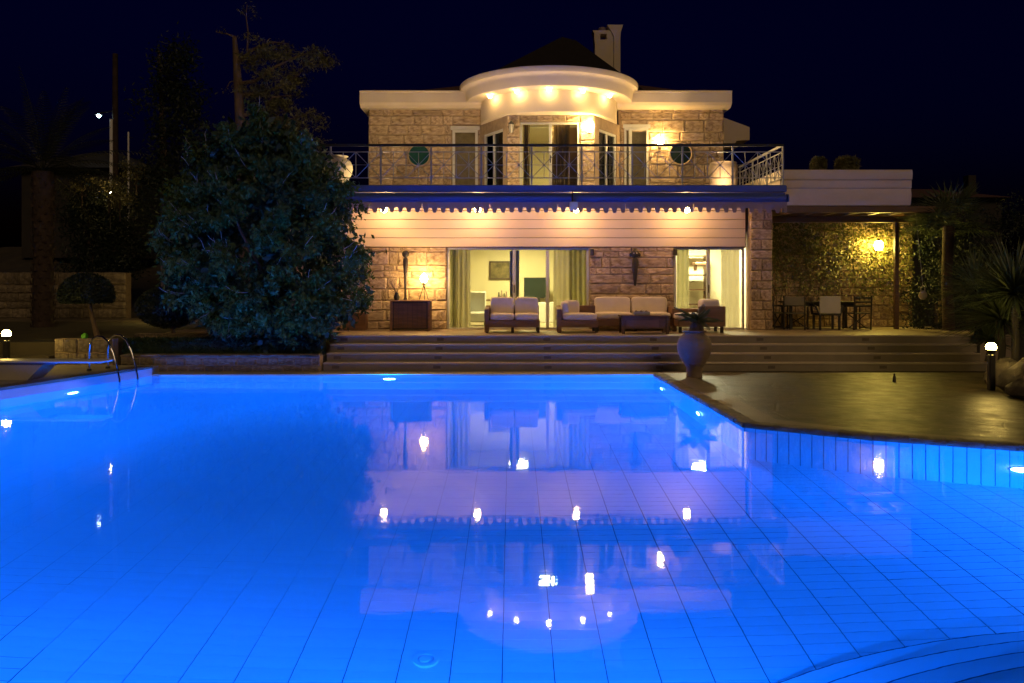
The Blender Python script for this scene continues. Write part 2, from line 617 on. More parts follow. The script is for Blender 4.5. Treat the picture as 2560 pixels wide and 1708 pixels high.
front = sorted([t for t in tiles if seen(t)], key=lambda t: t[0] ** 2 + t[1] ** 2)[:300]
fs_ = set(front)
def joint(x, y):
    """half width of the joints round a tile: worn and filled towards the deep left side, open at the near and right side"""
    g = min(1, max(0, (x + 1.5) / 3.0)) * min(1, max(.12, (13.5 - y) / 4.5))  # thinner joints build the veil of the water into the shape
    near = min(1, max(0, (8.4 - y) / 2.4))
    gx = .0008 + max(.0042 * g, .0036 * near)
    return gx, .0003 + max(.0030 * g, .0022 * near)
tb = B().box(-.5, .5, -.5, .5, -.012, .0)
t0 = tb.build('floor_tile', M['tile'], pool_floor)
tmesh = t0.data
for k, (x, y) in enumerate(front):
    o = t0 if k == 0 else bpy.data.objects.new('floor_tile', tmesh)
    if k:
        col.objects.link(o)
        o.parent = pool_floor
    o.location = (x, y, -DEPTH)
    gx, gy = joint(x, y)
    o.scale = (TW - 2 * gx, TH - 2 * gy, 1)
b = B()
for (x, y) in tiles:
    if (x, y) not in fs_:
        gx, gy = joint(x, y)
        x0, x1, y0, y1 = x - TW / 2 + gx, x + TW / 2 - gx, y - TH / 2 + gy, y + TH / 2 - gy
        b.add([(x0, y0, -DEPTH), (x1, y0, -DEPTH), (x1, y1, -DEPTH), (x0, y1, -DEPTH)], [(0, 1, 2, 3)])
tag(b.build('far_floor_tile', M['tile'], pool_floor), kind='stuff')

def wall_run(name, pts, z0, z1, mat, inner_left=True):
    bb = B()
    for (p, q) in zip(pts[:-1], pts[1:]):
        bb.add([(p[0], p[1], z0), (q[0], q[1], z0), (q[0], q[1], z1), (p[0], p[1], z1)], [(0, 1, 2, 3)])
    return bb.build(name, mat)
# the plastered walls: far, left, near; the right wall is of upright tiles on dark grout
struct(wall_run('pool_wall', [POOL[-1], POOL[0]], -DEPTH - .01, -.012, M['pool_wall']))
struct(wall_run('pool_wall', [POOL[0], POOL[1], POOL[2], POOL[3]], -DEPTH - .01, ZL - .03, M['pool_wall']))
struct(wall_run('pool_wall', [POOL[3], POOL[4], POOL[5], POOL[6], POOL[7]], -DEPTH - .01, -.01, M['pool_wall']))
rightw = struct(wall_run('pool_wall', [POOL[7], POOL[8], POOL[9], POOL[10], POOL[11]], -DEPTH - .01, -.01, M['grout']))
rw = [Vector(p) for p in (POOL[7], POOL[8], POOL[9], POOL[10], POOL[11])]
for (p, q) in zip(rw[:-1], rw[1:]):
    L = (q - p).length
    n = max(1, round(L / .155))
    u = (q - p) / L
    nr = Vector((-u.y, u.x))
    w = L / n
    for k in range(n):
        s = p + u * (k * w + .006) + nr * .012
        e = p + u * ((k + 1) * w - .006) + nr * .012
        s2, e2 = s - nr * .011, e - nr * .011
        B().add([(s.x, s.y, -DEPTH), (e.x, e.y, -DEPTH), (e.x, e.y, -.014), (s.x, s.y, -.014), (s2.x, s2.y, -DEPTH), (e2.x, e2.y, -DEPTH), (e2.x, e2.y, -.014), (s2.x, s2.y, -.014)],
                [(0, 1, 2, 3), (3, 2, 6, 7), (0, 3, 7, 4), (1, 5, 6, 2)]).build('wall_tile', M['tile'], rightw)

# round steps under the water in the near right corner
def arc_step(r, z0, z1):
    pts = []
    for k in range(33):
        an = R(50 + 100 * k / 32)
        pts.append((ST_C[0] + r * math.cos(an), ST_C[1] + r * math.sin(an)))
    pts2 = [p for p in pts if p[1] > 3.9]
    x0, x1 = pts2[0][0], pts2[-1][0]
    poly = pts2 + [(x1, 3.88), (x0, 3.88)]
    return B().slab(poly, z0, z1)
psteps = thing('pool_steps', 'curved underwater steps in the near right corner of the pool', 'steps', (4.3, 5, -DEPTH))
for k in range(5):
    r = 5.45 - .36 * k
    st = arc_step(r, -DEPTH + .30 * k + (.001 if k else -.005), -DEPTH + .30 * (k + 1)).build('step', M['tile'], psteps)
    pts = [(ST_C[0] + (r + .006) * math.cos(R(a)), ST_C[1] + (r + .006) * math.sin(R(a)), -DEPTH + .30 * (k + 1) - .015) for a in range(56, 140, 3)]
    pts = [p for p in pts if p[1] > 3.95]
    B().tube(pts, .014, 6).build('nosing', M['grout'], st)

# water
b = B()
cxm, cym = -1.0, 11.0
b.add([(p[0], p[1], 0) for p in POOL], [tuple(range(len(POOL)))])
wt = b.build('pool_water', M['water'])
struct(wt)

# decks and copings round the pool
b = B()
b.slab([(-30, -8), (30, -8), (30, 3.9), (-30, 3.9)], -.05, ZD)
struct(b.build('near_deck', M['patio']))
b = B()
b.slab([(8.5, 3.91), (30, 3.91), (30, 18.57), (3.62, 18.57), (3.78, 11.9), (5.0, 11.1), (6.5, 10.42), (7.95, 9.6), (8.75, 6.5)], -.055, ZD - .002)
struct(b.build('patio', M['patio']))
b = B()
b.slab([(3.40, 18.57), (3.40, 17.9), (3.58, 11.78), (4.93, 10.9), (6.45, 10.2), (7.82, 9.42), (8.0, 9.62), (6.52, 10.48), (5.02, 11.16), (3.98, 12.0), (3.95, 18.57)], -.05, ZD + .003)
struct(b.build('patio_border', M['border']))
cop = struct(B().box(-8.3, 3.6, 17.98, 18.56, -.06, ZD - .004).build('pool_coping', M['concrete']))
# rough stone coping along the right edge, stone by stone
cr = random.Random(5)
cpts = [(3.2, 17.96), (3.38, 11.62), (4.82, 10.68), (6.39, 9.98), (7.7, 9.25)]
k = 0
for (p, q) in zip(cpts[:-1], cpts[1:]):
    p, q = Vector(p), Vector(q)
    L = (q - p).length
    u = (q - p) / L
    nr = Vector((-u.y, u.x))
    if nr.x < 0 and nr.y < 0: nr = -nr
    if abs(u.y) > .9: nr = Vector((1, 0))
    n = max(1, round(L / .42))
    for i in range(n):
        s, e = p + u * (L * i / n + .004), p + u * (L * (i + 1) / n - .004)
        prof = [(-.03, -.02), (-.035, .03), (-.015, .062), (.06, .07), (.20, .066), (.24, .03), (.24, -.04), (-.02, -.04)]
        m = 5
        vs, fs = [], []
        for a in range(m + 1):
            c = s + (e - s) * (a / m)
            for (o_, z_) in prof:
                jit = cr.uniform(-.012, .012)
                vs.append((c.x + nr.x * (o_ + jit), c.y + nr.y * (o_ + jit), z_ + cr.uniform(-.006, .006)))
        h = len(prof)
        for a in range(m):
            for c2 in range(h):
                d2 = (c2 + 1) % h
                fs.append((a * h + c2, a * h + d2, a * h + h + d2, a * h + h + c2))
        fs.append(tuple(range(h)))
        fs.append(tuple(range(m * h + h - 1, m * h - 1, -1)))
        B().add(vs, fs).build('coping_stone', M['coping'], cop)
# ladder side deck
b = B()
b.slab([(-30, 3.92), (-10.36, 3.92), (-10.36, 10.2), (-9.16, 14.3), (-8.09, 17.97), (-8.09, 18.35), (-30, 18.35)], -.055, ZL - .01)
struct(b.build('ladder_deck', M['concrete']))
b = B()
for (p, q) in (((-10.36, 3.92), (-10.36, 10.2)), ((-10.36, 10.2), (-9.16, 14.3)), ((-9.16, 14.3), (-8.09, 17.97))):
    p, q = Vector(p), Vector(q)
    u = (q - p).normalized()
    nr = Vector((-u.y, u.x))
    c = [p - nr * .03, q - nr * .03, q + nr * .32, p + nr * .32]
    b.slab([(v.x, v.y) for v in c], ZL - .04, ZL + .012)
struct(b.build('pool_coping', M['border']))

# terrace and steps
struct(B().box(-4.37, 12.2, 19.55, 22.02, -.05, ZT).box(7.0, 12.2, 22.02, 23.6, -.05, ZT - .004).box(-9, -4.37, 20.8, 22.02, -.05, ZT - .004).build('terrace', M['terrace']))
steps = thing('terrace_steps', 'four wide pale stone steps from the pool deck up to the terrace', 'steps', (3.4, 18.57, ZD))
RI = (ZT - ZD) / 4
ends = (11.0, 11.05, 11.15, 11.25)
for k in range(4):
    y0 = 18.57 + .31 * k
    top = ZD + RI * (k + 1)
    x0 = -4.38 + .01 * k
    yb = y0 + .31 if k < 3 else 19.55
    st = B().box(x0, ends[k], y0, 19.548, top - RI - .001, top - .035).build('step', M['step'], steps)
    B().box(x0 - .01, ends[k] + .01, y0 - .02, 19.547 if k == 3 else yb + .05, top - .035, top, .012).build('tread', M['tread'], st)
    vx = {0: (839, 1092, 1370, 1649, 1929, 2208), 1: (843, 1095, 1369, 1643, 1919, 2193), 2: (852, 1098, 1368, 1638, 1909, 2178), 3: (860, 1101, 1367, 1633, 1900, 2164)}[k]
    for px in vx:
        X = PX(px, y0)
        zc = top - RI * .52
        B().box(X - .085, X + .085, y0 - .006, y0 + .02, zc - .036, zc + .036, .004).build('step_light', M['vent'], st)

# ================================================================== VILLA
villa = thing('villa', 'two storey stone villa with a round lit canopy above its balcony', 'house', (1, 23, ZT))
WALL_L = B().box(-6.3, -1.80, D2 + .0, D2 + .25, ZT, 3.06).build('stone_wall', M['mortar'], villa)
lay_stones(WALL_L, (-6.3, D2), (-1.80, D2), ZT, 3.06, holes=(), seed=3, keep=lambda x, z: x > -4.9)
WALL_M = B().box(2.13, 4.45, D2, D2 + .25, ZT, 3.06).build('stone_wall', M['mortar'], villa)
lay_stones(WALL_M, (2.13, D2), (4.45, D2), ZT, 3.06, seed=7)
PIL = B().box(6.50, 7.06, 21.72, 22.25, ZT, 4.37).build('pillar', M['mortar'], villa)
lay_stones(PIL, (6.48, 21.72), (7.07, 21.72), ZT, 4.37, rows=(.22, .34), widths=(.24, .6), seed=9)
# cream boards above the doors
for k in range(5):
    z0 = 3.075 + .25 * k
    z1 = min(z0 + .25 - .012, 4.385)
    B().box(-6.3, 6.40, D2 - .05 + .004 * (k % 2), D2 + .2, z0, z1, .006).build('fascia_board', M['cream_board'], villa)
B().box(-6.3, 6.42, D2 - .03, D2 + .24, 3.05, 4.385).build('fascia_backing', M['wood'], villa)
# balcony slab
b = B().box(-5.45, 6.98, 20.30, 24.9, 4.395, 4.57, .02)
b.build('balcony_slab', M['slab_paint'], villa)
B().box(-5.43, 6.96, 20.55, 24.8, 4.375, 4.394).build('soffit', M['soffit'], villa)

UY = 24.8
# upper storey walls
UW_L = B().box(-4.44, -.90, UY, UY + .25, 4.57, 7.45).build('stone_wall', M['mortar'], villa)
lay_stones(UW_L, (-4.44, UY), (-.95, UY), 4.57, 7.45, holes=((2.58, 3.40, 4.5, 6.83),), seed=21)
UW_R = B().box(3.3, 6.56, UY, UY + .25, 4.57, 7.45).build('stone_wall', M['mortar'], villa)
lay_stones(UW_R, (3.36, UY), (6.56, UY), 4.57, 7.45, holes=((.10, .90, 4.5, 6.88),), seed=22)
B().box(-4.40, -4.15, UY + .26, 29, 4.57, 7.45).box(6.28, 6.53, UY + .26, 29, 4.57, 7.45).box(-4.15, 6.28, 28.8, 29, 4.57, 7.45).build('side_wall', M['plaster'], villa)
# lower body sides
B().box(-6.3, -6.05, 22.26, 29, ZT, 4.37).box(6.8, 7.05, 22.27, 29, ZT, 4.37).box(-6.05, 6.8, 28.8, 29, ZT, 4.37).build('side_wall', M['plaster'], villa)

# parapet wings with a coved lower edge
def wing(x0, x1, le, re):
    pr = [(24.42, 7.50), (24.36, 7.58), (24.36, 7.87), (24.33, 7.90), (24.33, 7.93), (29.2, 7.93), (29.2, 7.44), (24.52, 7.44)]
    B().ext_x(pr, x0, x1).build('parapet', M['plaster'], villa)
wing(-4.64, 1.0, 1, 0)
wing(1.0, 6.70, 0, 1)
B().ext_x([(24.5, 7.94), (24.5, 7.99), (29.2, 7.99), (29.2, 7.94)], -4.5, 6.6).build('roof_edge', M['roof'], villa)
CX = 1.13
roof = B()
ap = (2.9, 28.5, 9.75)
base = [(-4.4, 25.2, 7.99), (6.5, 25.2, 7.99), (6.5, 31.5, 7.99), (-4.4, 31.5, 7.99)]
roof.add(base + [(1.0, 28.3, 9.35), (2.4, 28.3, 9.35)], [(0, 1, 5, 4), (1, 2, 5), (2, 3, 4, 5), (3, 0, 4)])
roof.build('roof', M['roof'], villa)
B().add([(-2.1, 25.3, 8.0), (4.42, 25.3, 8.0), (4.42, 26.85, 8.0), (-2.1, 26.85, 8.0), (PX(1405, 26.2), 26.2, PZ(92, 26.2)), (PX(1440, 26.2), 26.2, PZ(101, 26.2))],
        [(0, 1, 5, 4), (1, 2, 5), (2, 3, 4, 5), (3, 0, 4), (3, 2, 1, 0)]).build('hip_roof', M['black_roof'], villa)
# drum and round canopy
b = B()
b.lathe([(2.10, 7.575), (2.10, 6.99), (2.085, 6.955), (2.06, 6.95), (.01, 6.95)], (CX, UY, 0), 72, 180, 360)
b.build('drum', M['plaster'], villa, True)
b = B()
b.lathe([(2.08, 7.575), (2.52, 7.575), (2.545, 7.58), (2.56, 7.60), (2.585, 7.80), (2.60, 7.86), (2.635, 7.90), (2.70, 7.925), (2.725, 7.93), (2.735, 7.95), (2.755, 8.06), (2.75, 8.085), (2.70, 8.095), (.01, 8.13)], (CX, UY, 0), 96)
b.build('canopy', M['plaster'], villa, True)
# downlights in the canopy soffit
for k, dx in enumerate((-1.77, -1.0, -.09, .88, 1.71)):
    r = 2.30
    yy = UY - math.sqrt(r * r - dx * dx)
    lab = ('leftmost small spotlight under the round canopy', 'second spotlight from the left under the round canopy', 'middle spotlight of five under the round canopy', 'fourth spotlight from the left under the round canopy', 'rightmost small spotlight under the round canopy')[k]
    t = thing('canopy_spotlight', lab, 'spotlight', (CX + dx, yy, 7.57), 'spotlights under the round canopy')
    B().lathe([(.03, 7.573), (.058, 7.573), (.06, 7.55), (.05, 7.545), (.048, 7.568)], (CX + dx, yy, 0), 16).build('ring', M['white_paint'], t, True)
    B().ball((CX + dx, yy, 7.525), .058, 12, 8).build('bulb', M['spot_bulb'], t, True)

# faceted bay under the drum
BL, BR = (-.14, 23.25), (2.40, 23.25)
BLb, BRb = (-1.02, UY), (3.37, UY)
ZB = 4.57
def facet_box(bb, a, b_, s0, s1, z0, z1, thick=.18):
    a, b_ = Vector(a), Vector(b_)
    u = (b_ - a).normalized()
    nr = Vector((-u.y, u.x))
    p, q = a + u * s0, a + u * s1
    bb.slab([(p.x, p.y), (q.x, q.y), (q.x + nr.x * thick, q.y + nr.y * thick), (p.x + nr.x * thick, p.y + nr.y * thick)], z0, z1)
bay = B()
facet_box(bay, BL, BR, 0, .36, ZB, 6.95)
facet_box(bay, BL, BR, 2.12, 2.54, ZB, 6.95)
facet_box(bay, BL, BR, .36, 2.12, 6.76, 6.949)
LB = (Vector(BL) - Vector(BLb)).length
for (a, c) in ((BLb, BL), (BR, BRb)):
    facet_box(bay, a, c, .02, .30, ZB, 6.948)
    facet_box(bay, a, c, LB - .25, LB - .01, ZB, 6.947)
    facet_box(bay, a, c, .30, LB - .25, 6.62, 6.946)
bay_o = bay.build('bay_wall', M['mortar'], villa)
lay_stones(bay_o, (BL[0] - .0, BL[1]), (BL[0] + .36, BL[1]), ZB, 6.95, rows=(.22, .34), widths=(.3, .5), seed=31)
lay_stones(bay_o, (BL[0] + 2.12, BL[1]), (BR[0], BR[1]), ZB, 6.95, rows=(.22, .34), widths=(.3, .5), seed=32)
lay_stones(bay_o, (BL[0] + .37, BL[1]), (BL[0] + 2.11, BL[1]), 6.78, 6.95, rows=(.14, .2), widths=(.3, .6), seed=33)

def door_unit(name, x0, x1, y, z0, z1, splits, label=None, fw=.055, mat_f='aluminium', glass='glass', depth=.09, handle=True):
    """sliding door: frame with upright stiles at splits, one pane between each pair"""
    fr = B()
    fr.box(x0, x1, y - depth / 2, y + depth / 2, z1 - fw, z1)
    fr.box(x0, x1, y - depth / 2, y + depth / 2, z0, z0 + fw * .8)
    fr.box(x0, x0 + fw, y - depth / 2 + .002, y + depth / 2 - .002, z0 + fw * .8, z1 - fw)
    fr.box(x1 - fw, x1, y - depth / 2 + .002, y + depth / 2 - .002, z0 + fw * .8, z1 - fw)
    d = fr.build(name, M[mat_f], villa)
    if label: d['label'] = label
    xs = [x0 + fw] + list(splits) + [x1 - fw]
    for i, s in enumerate(splits):
        B().box(s - fw * .8, s + fw * .8, y - depth / 2 - .012, y + depth / 2 - .006, z0 + fw * .8 + .002, z1 - fw - .002, .006).build('stile', M[mat_f], d)
    for i in range(len(xs) - 1):
        B().box(xs[i] + .02, xs[i + 1] - .02, y + .004, y + .012, z0 + fw * .8, z1 - fw).build('pane', M[glass], d)
    if handle:
        s = splits[0] if splits else x1 - fw
        B().box(s - .012, s + .012, y - depth / 2 - .045, y - depth / 2 - .012, z0 + 1.0, z0 + 1.22, .006).build('handle', M['iron'], d)
    return d

# ground floor doors
door_unit('sliding_door', -1.78, 2.11, D2 + .08, ZT, 3.05, (.06, .98), 'wide glass sliding door of the living room')
door_unit('sliding_door', 4.47, 6.40, D2 + .08, ZT, 3.05, (5.41,), 'glass sliding door beside the stone pillar')
# thick open leaf stile seen in the middle of the wide door
B().box(-.06, .20, D2 + .135, D2 + .19, ZT + .05, 2.98, .01).build('door_leaf_edge', M['aluminium'], villa)
# upper doors
door_unit('balcony_door', .24, 1.96, 23.32, ZB, 6.75, (1.12,), 'glass door in the middle of the upper bay')
door_unit('side_window', -1.84, -1.06, UY - .02, ZB, 6.81, (), handle=False, fw=.075)
door_unit('side_window', 3.48, 4.22, UY - .02, ZB, 6.86, (3.66,), handle=False, fw=.06)
B().box(-1.90, -1.0, UY - .075, UY + .1, 6.815, 6.93).build('shutter_box', M['aluminium'], villa)
B().box(3.44, 4.28, UY - .075, UY + .1, 6.865, 6.98).build('shutter_box', M['aluminium'], villa)
for k, (a, c) in enumerate(((BLb, BL), (BR, BRb))):
    a, c = Vector(a), Vector(c)
    u = (c - a).normalized()
    nr = Vector((-u.y, u.x))
    w = LB - .55
    fr = B()
    def fb(bb, s0, s1, z0, z1, t0, t1):
        p, q = a + u * s0, a + u * s1
        bb.slab([(p.x + nr.x * t0, p.y + nr.y * t0), (q.x + nr.x * t0, q.y + nr.y * t0), (q.x + nr.x * t1, q.y + nr.y * t1), (p.x + nr.x * t1, p.y + nr.y * t1)], z0, z1)
    fb(fr, .30, .36, ZB, 6.62, .03, .12)
    fb(fr, LB - .31, LB - .25, ZB, 6.62, .03, .12)
    fb(fr, .36, LB - .31, 6.55, 6.62, .03, .12)
    fb(fr, .36, LB - .31, ZB, ZB + .06, .03, .12)
    fb(fr, LB * .5 - .03, LB * .5 + .03, ZB + .06, 6.55, .028, .118)
    d = fr.build('bay_window', M['aluminium'], villa)
    pb = B()
    fb(pb, .36, LB * .5 - .03, ZB + .06, 6.55, .07, .08)
    pb.build('pane', M['glass'], d)
    pb = B()
    fb(pb, LB * .5 + .03, LB - .31, ZB + .06, 6.55, .07, .08)
    pb.build('pane', M['glass'], d)
    pb = B()
    fb(pb, .38, LB * .66, ZB + .05, 6.58, .20, .205)
    pb.build('blind', M['curtain_pale'], d)
# portholes
for (x, z, g) in ((PX(1048, UY), PZ(389, UY), 'teal_glass'), (PX(1701, UY), PZ(385, UY), 'dark_glass')):
    ring = B()
    n = 40
    vs, fs = [], []
    for k in range(n):
        an = 2 * math.pi * k / n
        for (r, y) in ((.315, UY - .02), (.315, UY - .075), (.345, UY - .085), (.375, UY - .07), (.38, UY - .01)):
            vs.append((x + r * math.cos(an), y, z + r * math.sin(an)))
    for k in range(n):
        j = (k + 1) % n
        for i in range(4):
            fs.append((k * 5 + i, j * 5 + i, j * 5 + i + 1, k * 5 + i + 1))
    ro = ring.add(vs, fs).build('porthole', M['mortar'], villa, True)
    vs = [(x + .318 * math.cos(2 * math.pi * k / n), UY - .06, z + .318 * math.sin(2 * math.pi * k / n)) for k in range(n)]
    vs += [(v[0], UY - .05, v[2]) for v in vs]
    B().add(vs, [tuple(range(n)), tuple(range(2 * n - 1, n - 1, -1))]).build('pane', M[g], ro)

# chimney
YC = 26.9
c1 = [(1535, 182), (1535, 92), (1529, 80), (1518, 62), (1558, 62), (1552, 80), (1551, 95), (1551, 182)]
ch = B().ext_y([(PX(x, YC), PZ(y, YC)) for (x, y) in c1][::-1], YC, YC + .45)
cho = ch.build('chimney', M['plaster'], villa)
c2 = [(1484, 175), (1487, 110), (1486, 95), (1482, 75), (1534, 75), (1534, 175)]
def quadcell(bb, x0, x1, y0, y1, dy0, dy1):
    bb.ext_y([(PX(x0, YC), PZ(y1, YC)), (PX(x1, YC), PZ(y1, YC)), (PX(x1, YC), PZ(y0, YC)), (PX(x0, YC), PZ(y0, YC))][::-1], dy0, dy1)
fl = B()
quadcell(fl, 1486, 1501, 84, 98, YC + .04, YC + .5)
quadcell(fl, 1517, 1534.5, 84, 98, YC + .04, YC + .5)
fl.ext_y([(PX(x, YC), PZ(y, YC)) for (x, y) in ((1487, 175), (1488, 110), (1486, 98), (1534.5, 98), (1534.5, 175))], YC + .04, YC + .5)
fl.ext_y([(PX(x, YC), PZ(y, YC)) for (x, y) in ((1486, 84), (1482, 75), (1534.5, 75), (1534.5, 84))], YC + .035, YC + .505)
fl.build('flue', M['plaster'], cho)
B().lathe([(.10, PZ(75, YC) - .02), (.13, PZ(68, YC)), (.12, PZ(64, YC)), (.01, PZ(63, YC))], (PX(1507, YC), YC + .27, 0), 16).build('chimney_pot', M['terracotta'], cho, True)
# a lower roof wing behind the right end
B().ext_y([(PX(x, 26.5), PZ(y, 26.5)) for (x, y) in ((1795, 289), (1874, 318), (1874, 350), (1842, 352), (1838, 358), (1795, 358))], 26.5, 28.5).build('eave_wing', M['plaster'], villa)

# rooms behind the glass
def room(x0, x1, y0, y1, z0, z1, wmat, fmat, cut=None):
    b = B()
    b.box(x0 - .1, x0, y0, y1, z0, z1)
    b.box(x1, x1 + .1, y0, y1, z0, z1)
    b.box(x0 - .1, x1 + .1, y1, y1 + .1, z0, z1)
    b.box(x0 - .1, x1 + .1, y0, y1 + .1, z1, z1 + .08)
    b.build('room_wall', M[wmat], villa)
    B().box(x0 - .1, x1 + .1, y0, y1 + .1, z0 - .06, z0).build('room_floor', M[fmat], villa)
room(-2.3, 2.6, D2 + .26, 26.2, ZT + .01, 3.45, 'room_wall', 'room_floor')
room(4.2, 6.75, D2 + .26, 25.2, ZT + .01, 3.45, 'room_wall', 'room_floor')
room(-1.6, 3.9, UY + .26, 27.8, ZB + .01, 6.93, 'room_wall', 'room_floor')
B().box(-2.0, -.75, UY + .3, UY + .36, ZB, 6.9).build('roller_blind', M['curtain_green'], villa)
B().box(3.35, 4.3, UY + .3, UY + .36, ZB, 6.9).build('roller_blind', M['curtain_green'], villa)

def ceiling_lamp(x, y, z, r, mat, label):
    t = thing('ceiling_lamp', label, 'lamp', (x, y, z))
    B().lathe([(.01, z - .001), (r * 1.05, z - .001), (r * 1.05, z - .05), (r, z - .05)], (x, y, 0), 24).build('rim', M['white_paint'], t, True)
    B().lathe([(.01, z - .075), (r * .6, z - .07), (r, z - .052)], (x, y, 0), 24).build('diffuser', M[mat], t, True)
ceiling_lamp(.2, 24.2, 3.45, .28, 'room_glow', 'round ceiling lamp inside the living room behind the wide sliding door')
ceiling_lamp(5.6, 23.8, 3.45, .24, 'room_glow_pale', 'round ceiling lamp inside the room beside the stone pillar')
ceiling_lamp(1.1, 24.0, 6.94, .26, 'upper_glow', 'round ceiling lamp inside the upper bay room')

def curtain(x0, x1, y, z0, z1, mat, label, amp=.05, period=.14, seed=1):
    rr = random.Random(seed)
    n = max(8, int((x1 - x0) / period * 8))
    vs, fs = [], []
    ph = rr.uniform(0, 6)
    for layer in (0, 1):
        for i in range(n + 1):
            x = x0 + (x1 - x0) * i / n
            w = math.sin(2 * math.pi * (x - x0) / period + ph + .9 * math.sin(7 * (x - x0))) * amp * (.7 + .3 * math.sin(3.1 * x + ph))
            for (z, k) in ((z0, 1.0), ((z0 + z1) / 2, .85), (z1, .5)):
                vs.append((x + (.012 * math.sin(9 * z + x * 20) if k == 1 else 0), y + w * k + layer * .006, z))
    m = (n + 1) * 3
    for i in range(n):
        for k in (0, 1):
            a = i * 3 + k
            fs.append((a, a + 3, a + 4, a + 1))
            fs.append((m + a, m + a + 1, m + a + 4, m + a + 3))
    o = B().add(vs, fs).build('curtain', M[mat], None, True)
    return tag(o, label, 'curtain')
curtain(-1.72, -1.55, 22.32, ZT + .02, 3.06, 'curtain_green', 'olive curtain at the far left of the wide sliding door', seed=1)
curtain(-1.55, -1.16, 22.40, ZT + .02, 3.06, 'curtain_pale', 'pale curtain beside the olive one at the left of the wide door', seed=2)
curtain(1.16, 1.62, 22.36, ZT + .02, 3.06, 'curtain_pale', 'pale green curtain right of the television in the wide door', seed=3)
curtain(1.60, 2.08, 22.30, ZT + .02, 3.06, 'curtain_green', 'dark olive curtain at the right end of the wide door', seed=4)
curtain(4.60, 4.95, 22.36, ZT + .02, 3.06, 'curtain_green', 'green curtain at the left of the door beside the pillar', seed=5)
curtain(5.84, 6.36, 22.36, ZT + .02, 3.06, 'curtain_pale', 'bright pale curtain right against the stone pillar', seed=6)
curtain(.34, .52, 23.5, ZB + .02, 6.72, 'curtain_brown', 'narrow brown curtain at the left of the upper bay door', seed=7, period=.1)
curtain(1.22, 1.70, 23.5, ZB + .02, 6.72, 'curtain_brown', 'dark brown curtain in the right leaf of the upper bay door', seed=8, period=.12)
# dark cloth hanging behind the right leaf
B().box(1.14, 1.98, 23.85, 23.9, ZB + .02, 6.72).build('roller_blind', M['curtain_brown'], villa)

# picture, television, armchair, console seen in the living room
YB = 26.2
t = thing('picture', 'dark framed picture on the living room wall', 'picture', (PX(1249, 26), 26.15, PZ(699, 26)))
px0, px1, pz0, pz1 = PX(1223, 26.15), PX(1276, 26.15), PZ(699, 26.15), PZ(653, 26.15)
b = B()
b.box(px0, px1, 26.14, 26.19, pz1 - .05, pz1).box(px0, px1, 26.14, 26.19, pz0, pz0 + .05).box(px0, px0 + .05, 26.142, 26.19, pz0 + .05, pz1 - .05).box(px1 - .05, px1, 26.142, 26.19, pz0 + .05, pz1 - .05)
b.build('frame', M['picture_frame'], t)
B().box(px0 + .05, px1 - .05, 26.16, 26.185, pz0 + .05, pz1 - .05).build('print', M['print'], t)
b = B()
t = thing('television', 'large flat television inside the living room', 'television', (PX(1342, 25.6), 25.6, ZT + .01))
x0, x1, z0, z1 = PX(1310, 25.6), PX(1374, 25.6), PZ(746, 25.6), PZ(694, 25.6)
B().box(x0, x1, 25.58, 25.64, z0, z1, .012).build('bezel', M['iron'], t)
B().box(x0 + .025, x1 - .025, 25.574, 25.582, z0 + .03, z1 - .025).build('screen', M['tv'], t)
B().box(x0 + .3, x1 - .3, 25.59, 25.63, z0 - .12, z0).build('neck', M['iron'], t)
B().box(x0 - .15, x1 + .15, 25.35, 25.85, ZT + .01, z0 - .12, .015).build('cabinet', M['white_paint'], t)
t = thing('inside_armchair', 'white slipcovered armchair inside the living room by the curtain', 'armchair', (-1.0, 23.7, ZT + .01))
B().box(-1.32, -.78, 23.95, 24.1, ZT + .1, 1.82, .03).build('backrest', M['white_paint'], t)
B().box(-1.32, -.62, 23.4, 23.95, ZT + .12, 1.22, .04).build('seat', M['white_paint'], t)
B().box(-1.36, -1.24, 23.4, 23.94, 1.2, 1.48, .03).build('arm', M['white_paint'], t)
for (x, y) in ((-1.3, 23.45), (-.68, 23.45), (-1.3, 24.05), (-.82, 24.05)):
    B().box(x - .025, x + .025, y - .025, y + .025, ZT + .011, ZT + .13).build('leg', M['black_wood'], t)
t = thing('console_table', 'dark console table against the living room wall', 'table', (-.5, 25.7, ZT + .01))
B().box(-1.05, .1, 25.45, 25.95, 1.50, 1.55, .008).build('table_top', M['wood'], t)
for (x, y) in ((-1.0, 25.5), (.05, 25.5), (-1.0, 25.9), (.05, 25.9)):
    B().box(x - .03, x + .03, y - .03, y + .03, ZT + .011, 1.5).build('leg', M['wood'], t)
b = B()
for k, (x, h) in enumerate(((-.42, .24), (-.33, .30), (-.25, .2), (-.18, .26))):
    b = B().lathe([(.002, 0), (.03, 0), (.042, h * .3), (.02, h * .7), (.024, h * .9), (.002, h)], (x, 25.6, 1.551), 12)
    o = b.build('ornament', M['terracotta' if k % 2 else 'iron'], None, True)
    tag(o, ('dark ornament at the left end of the console group', 'tallest clay ornament on the living room console', 'short dark ornament on the living room console', 'clay ornament at the right end of the console group')[k], 'ornament', 'ornaments on the console')
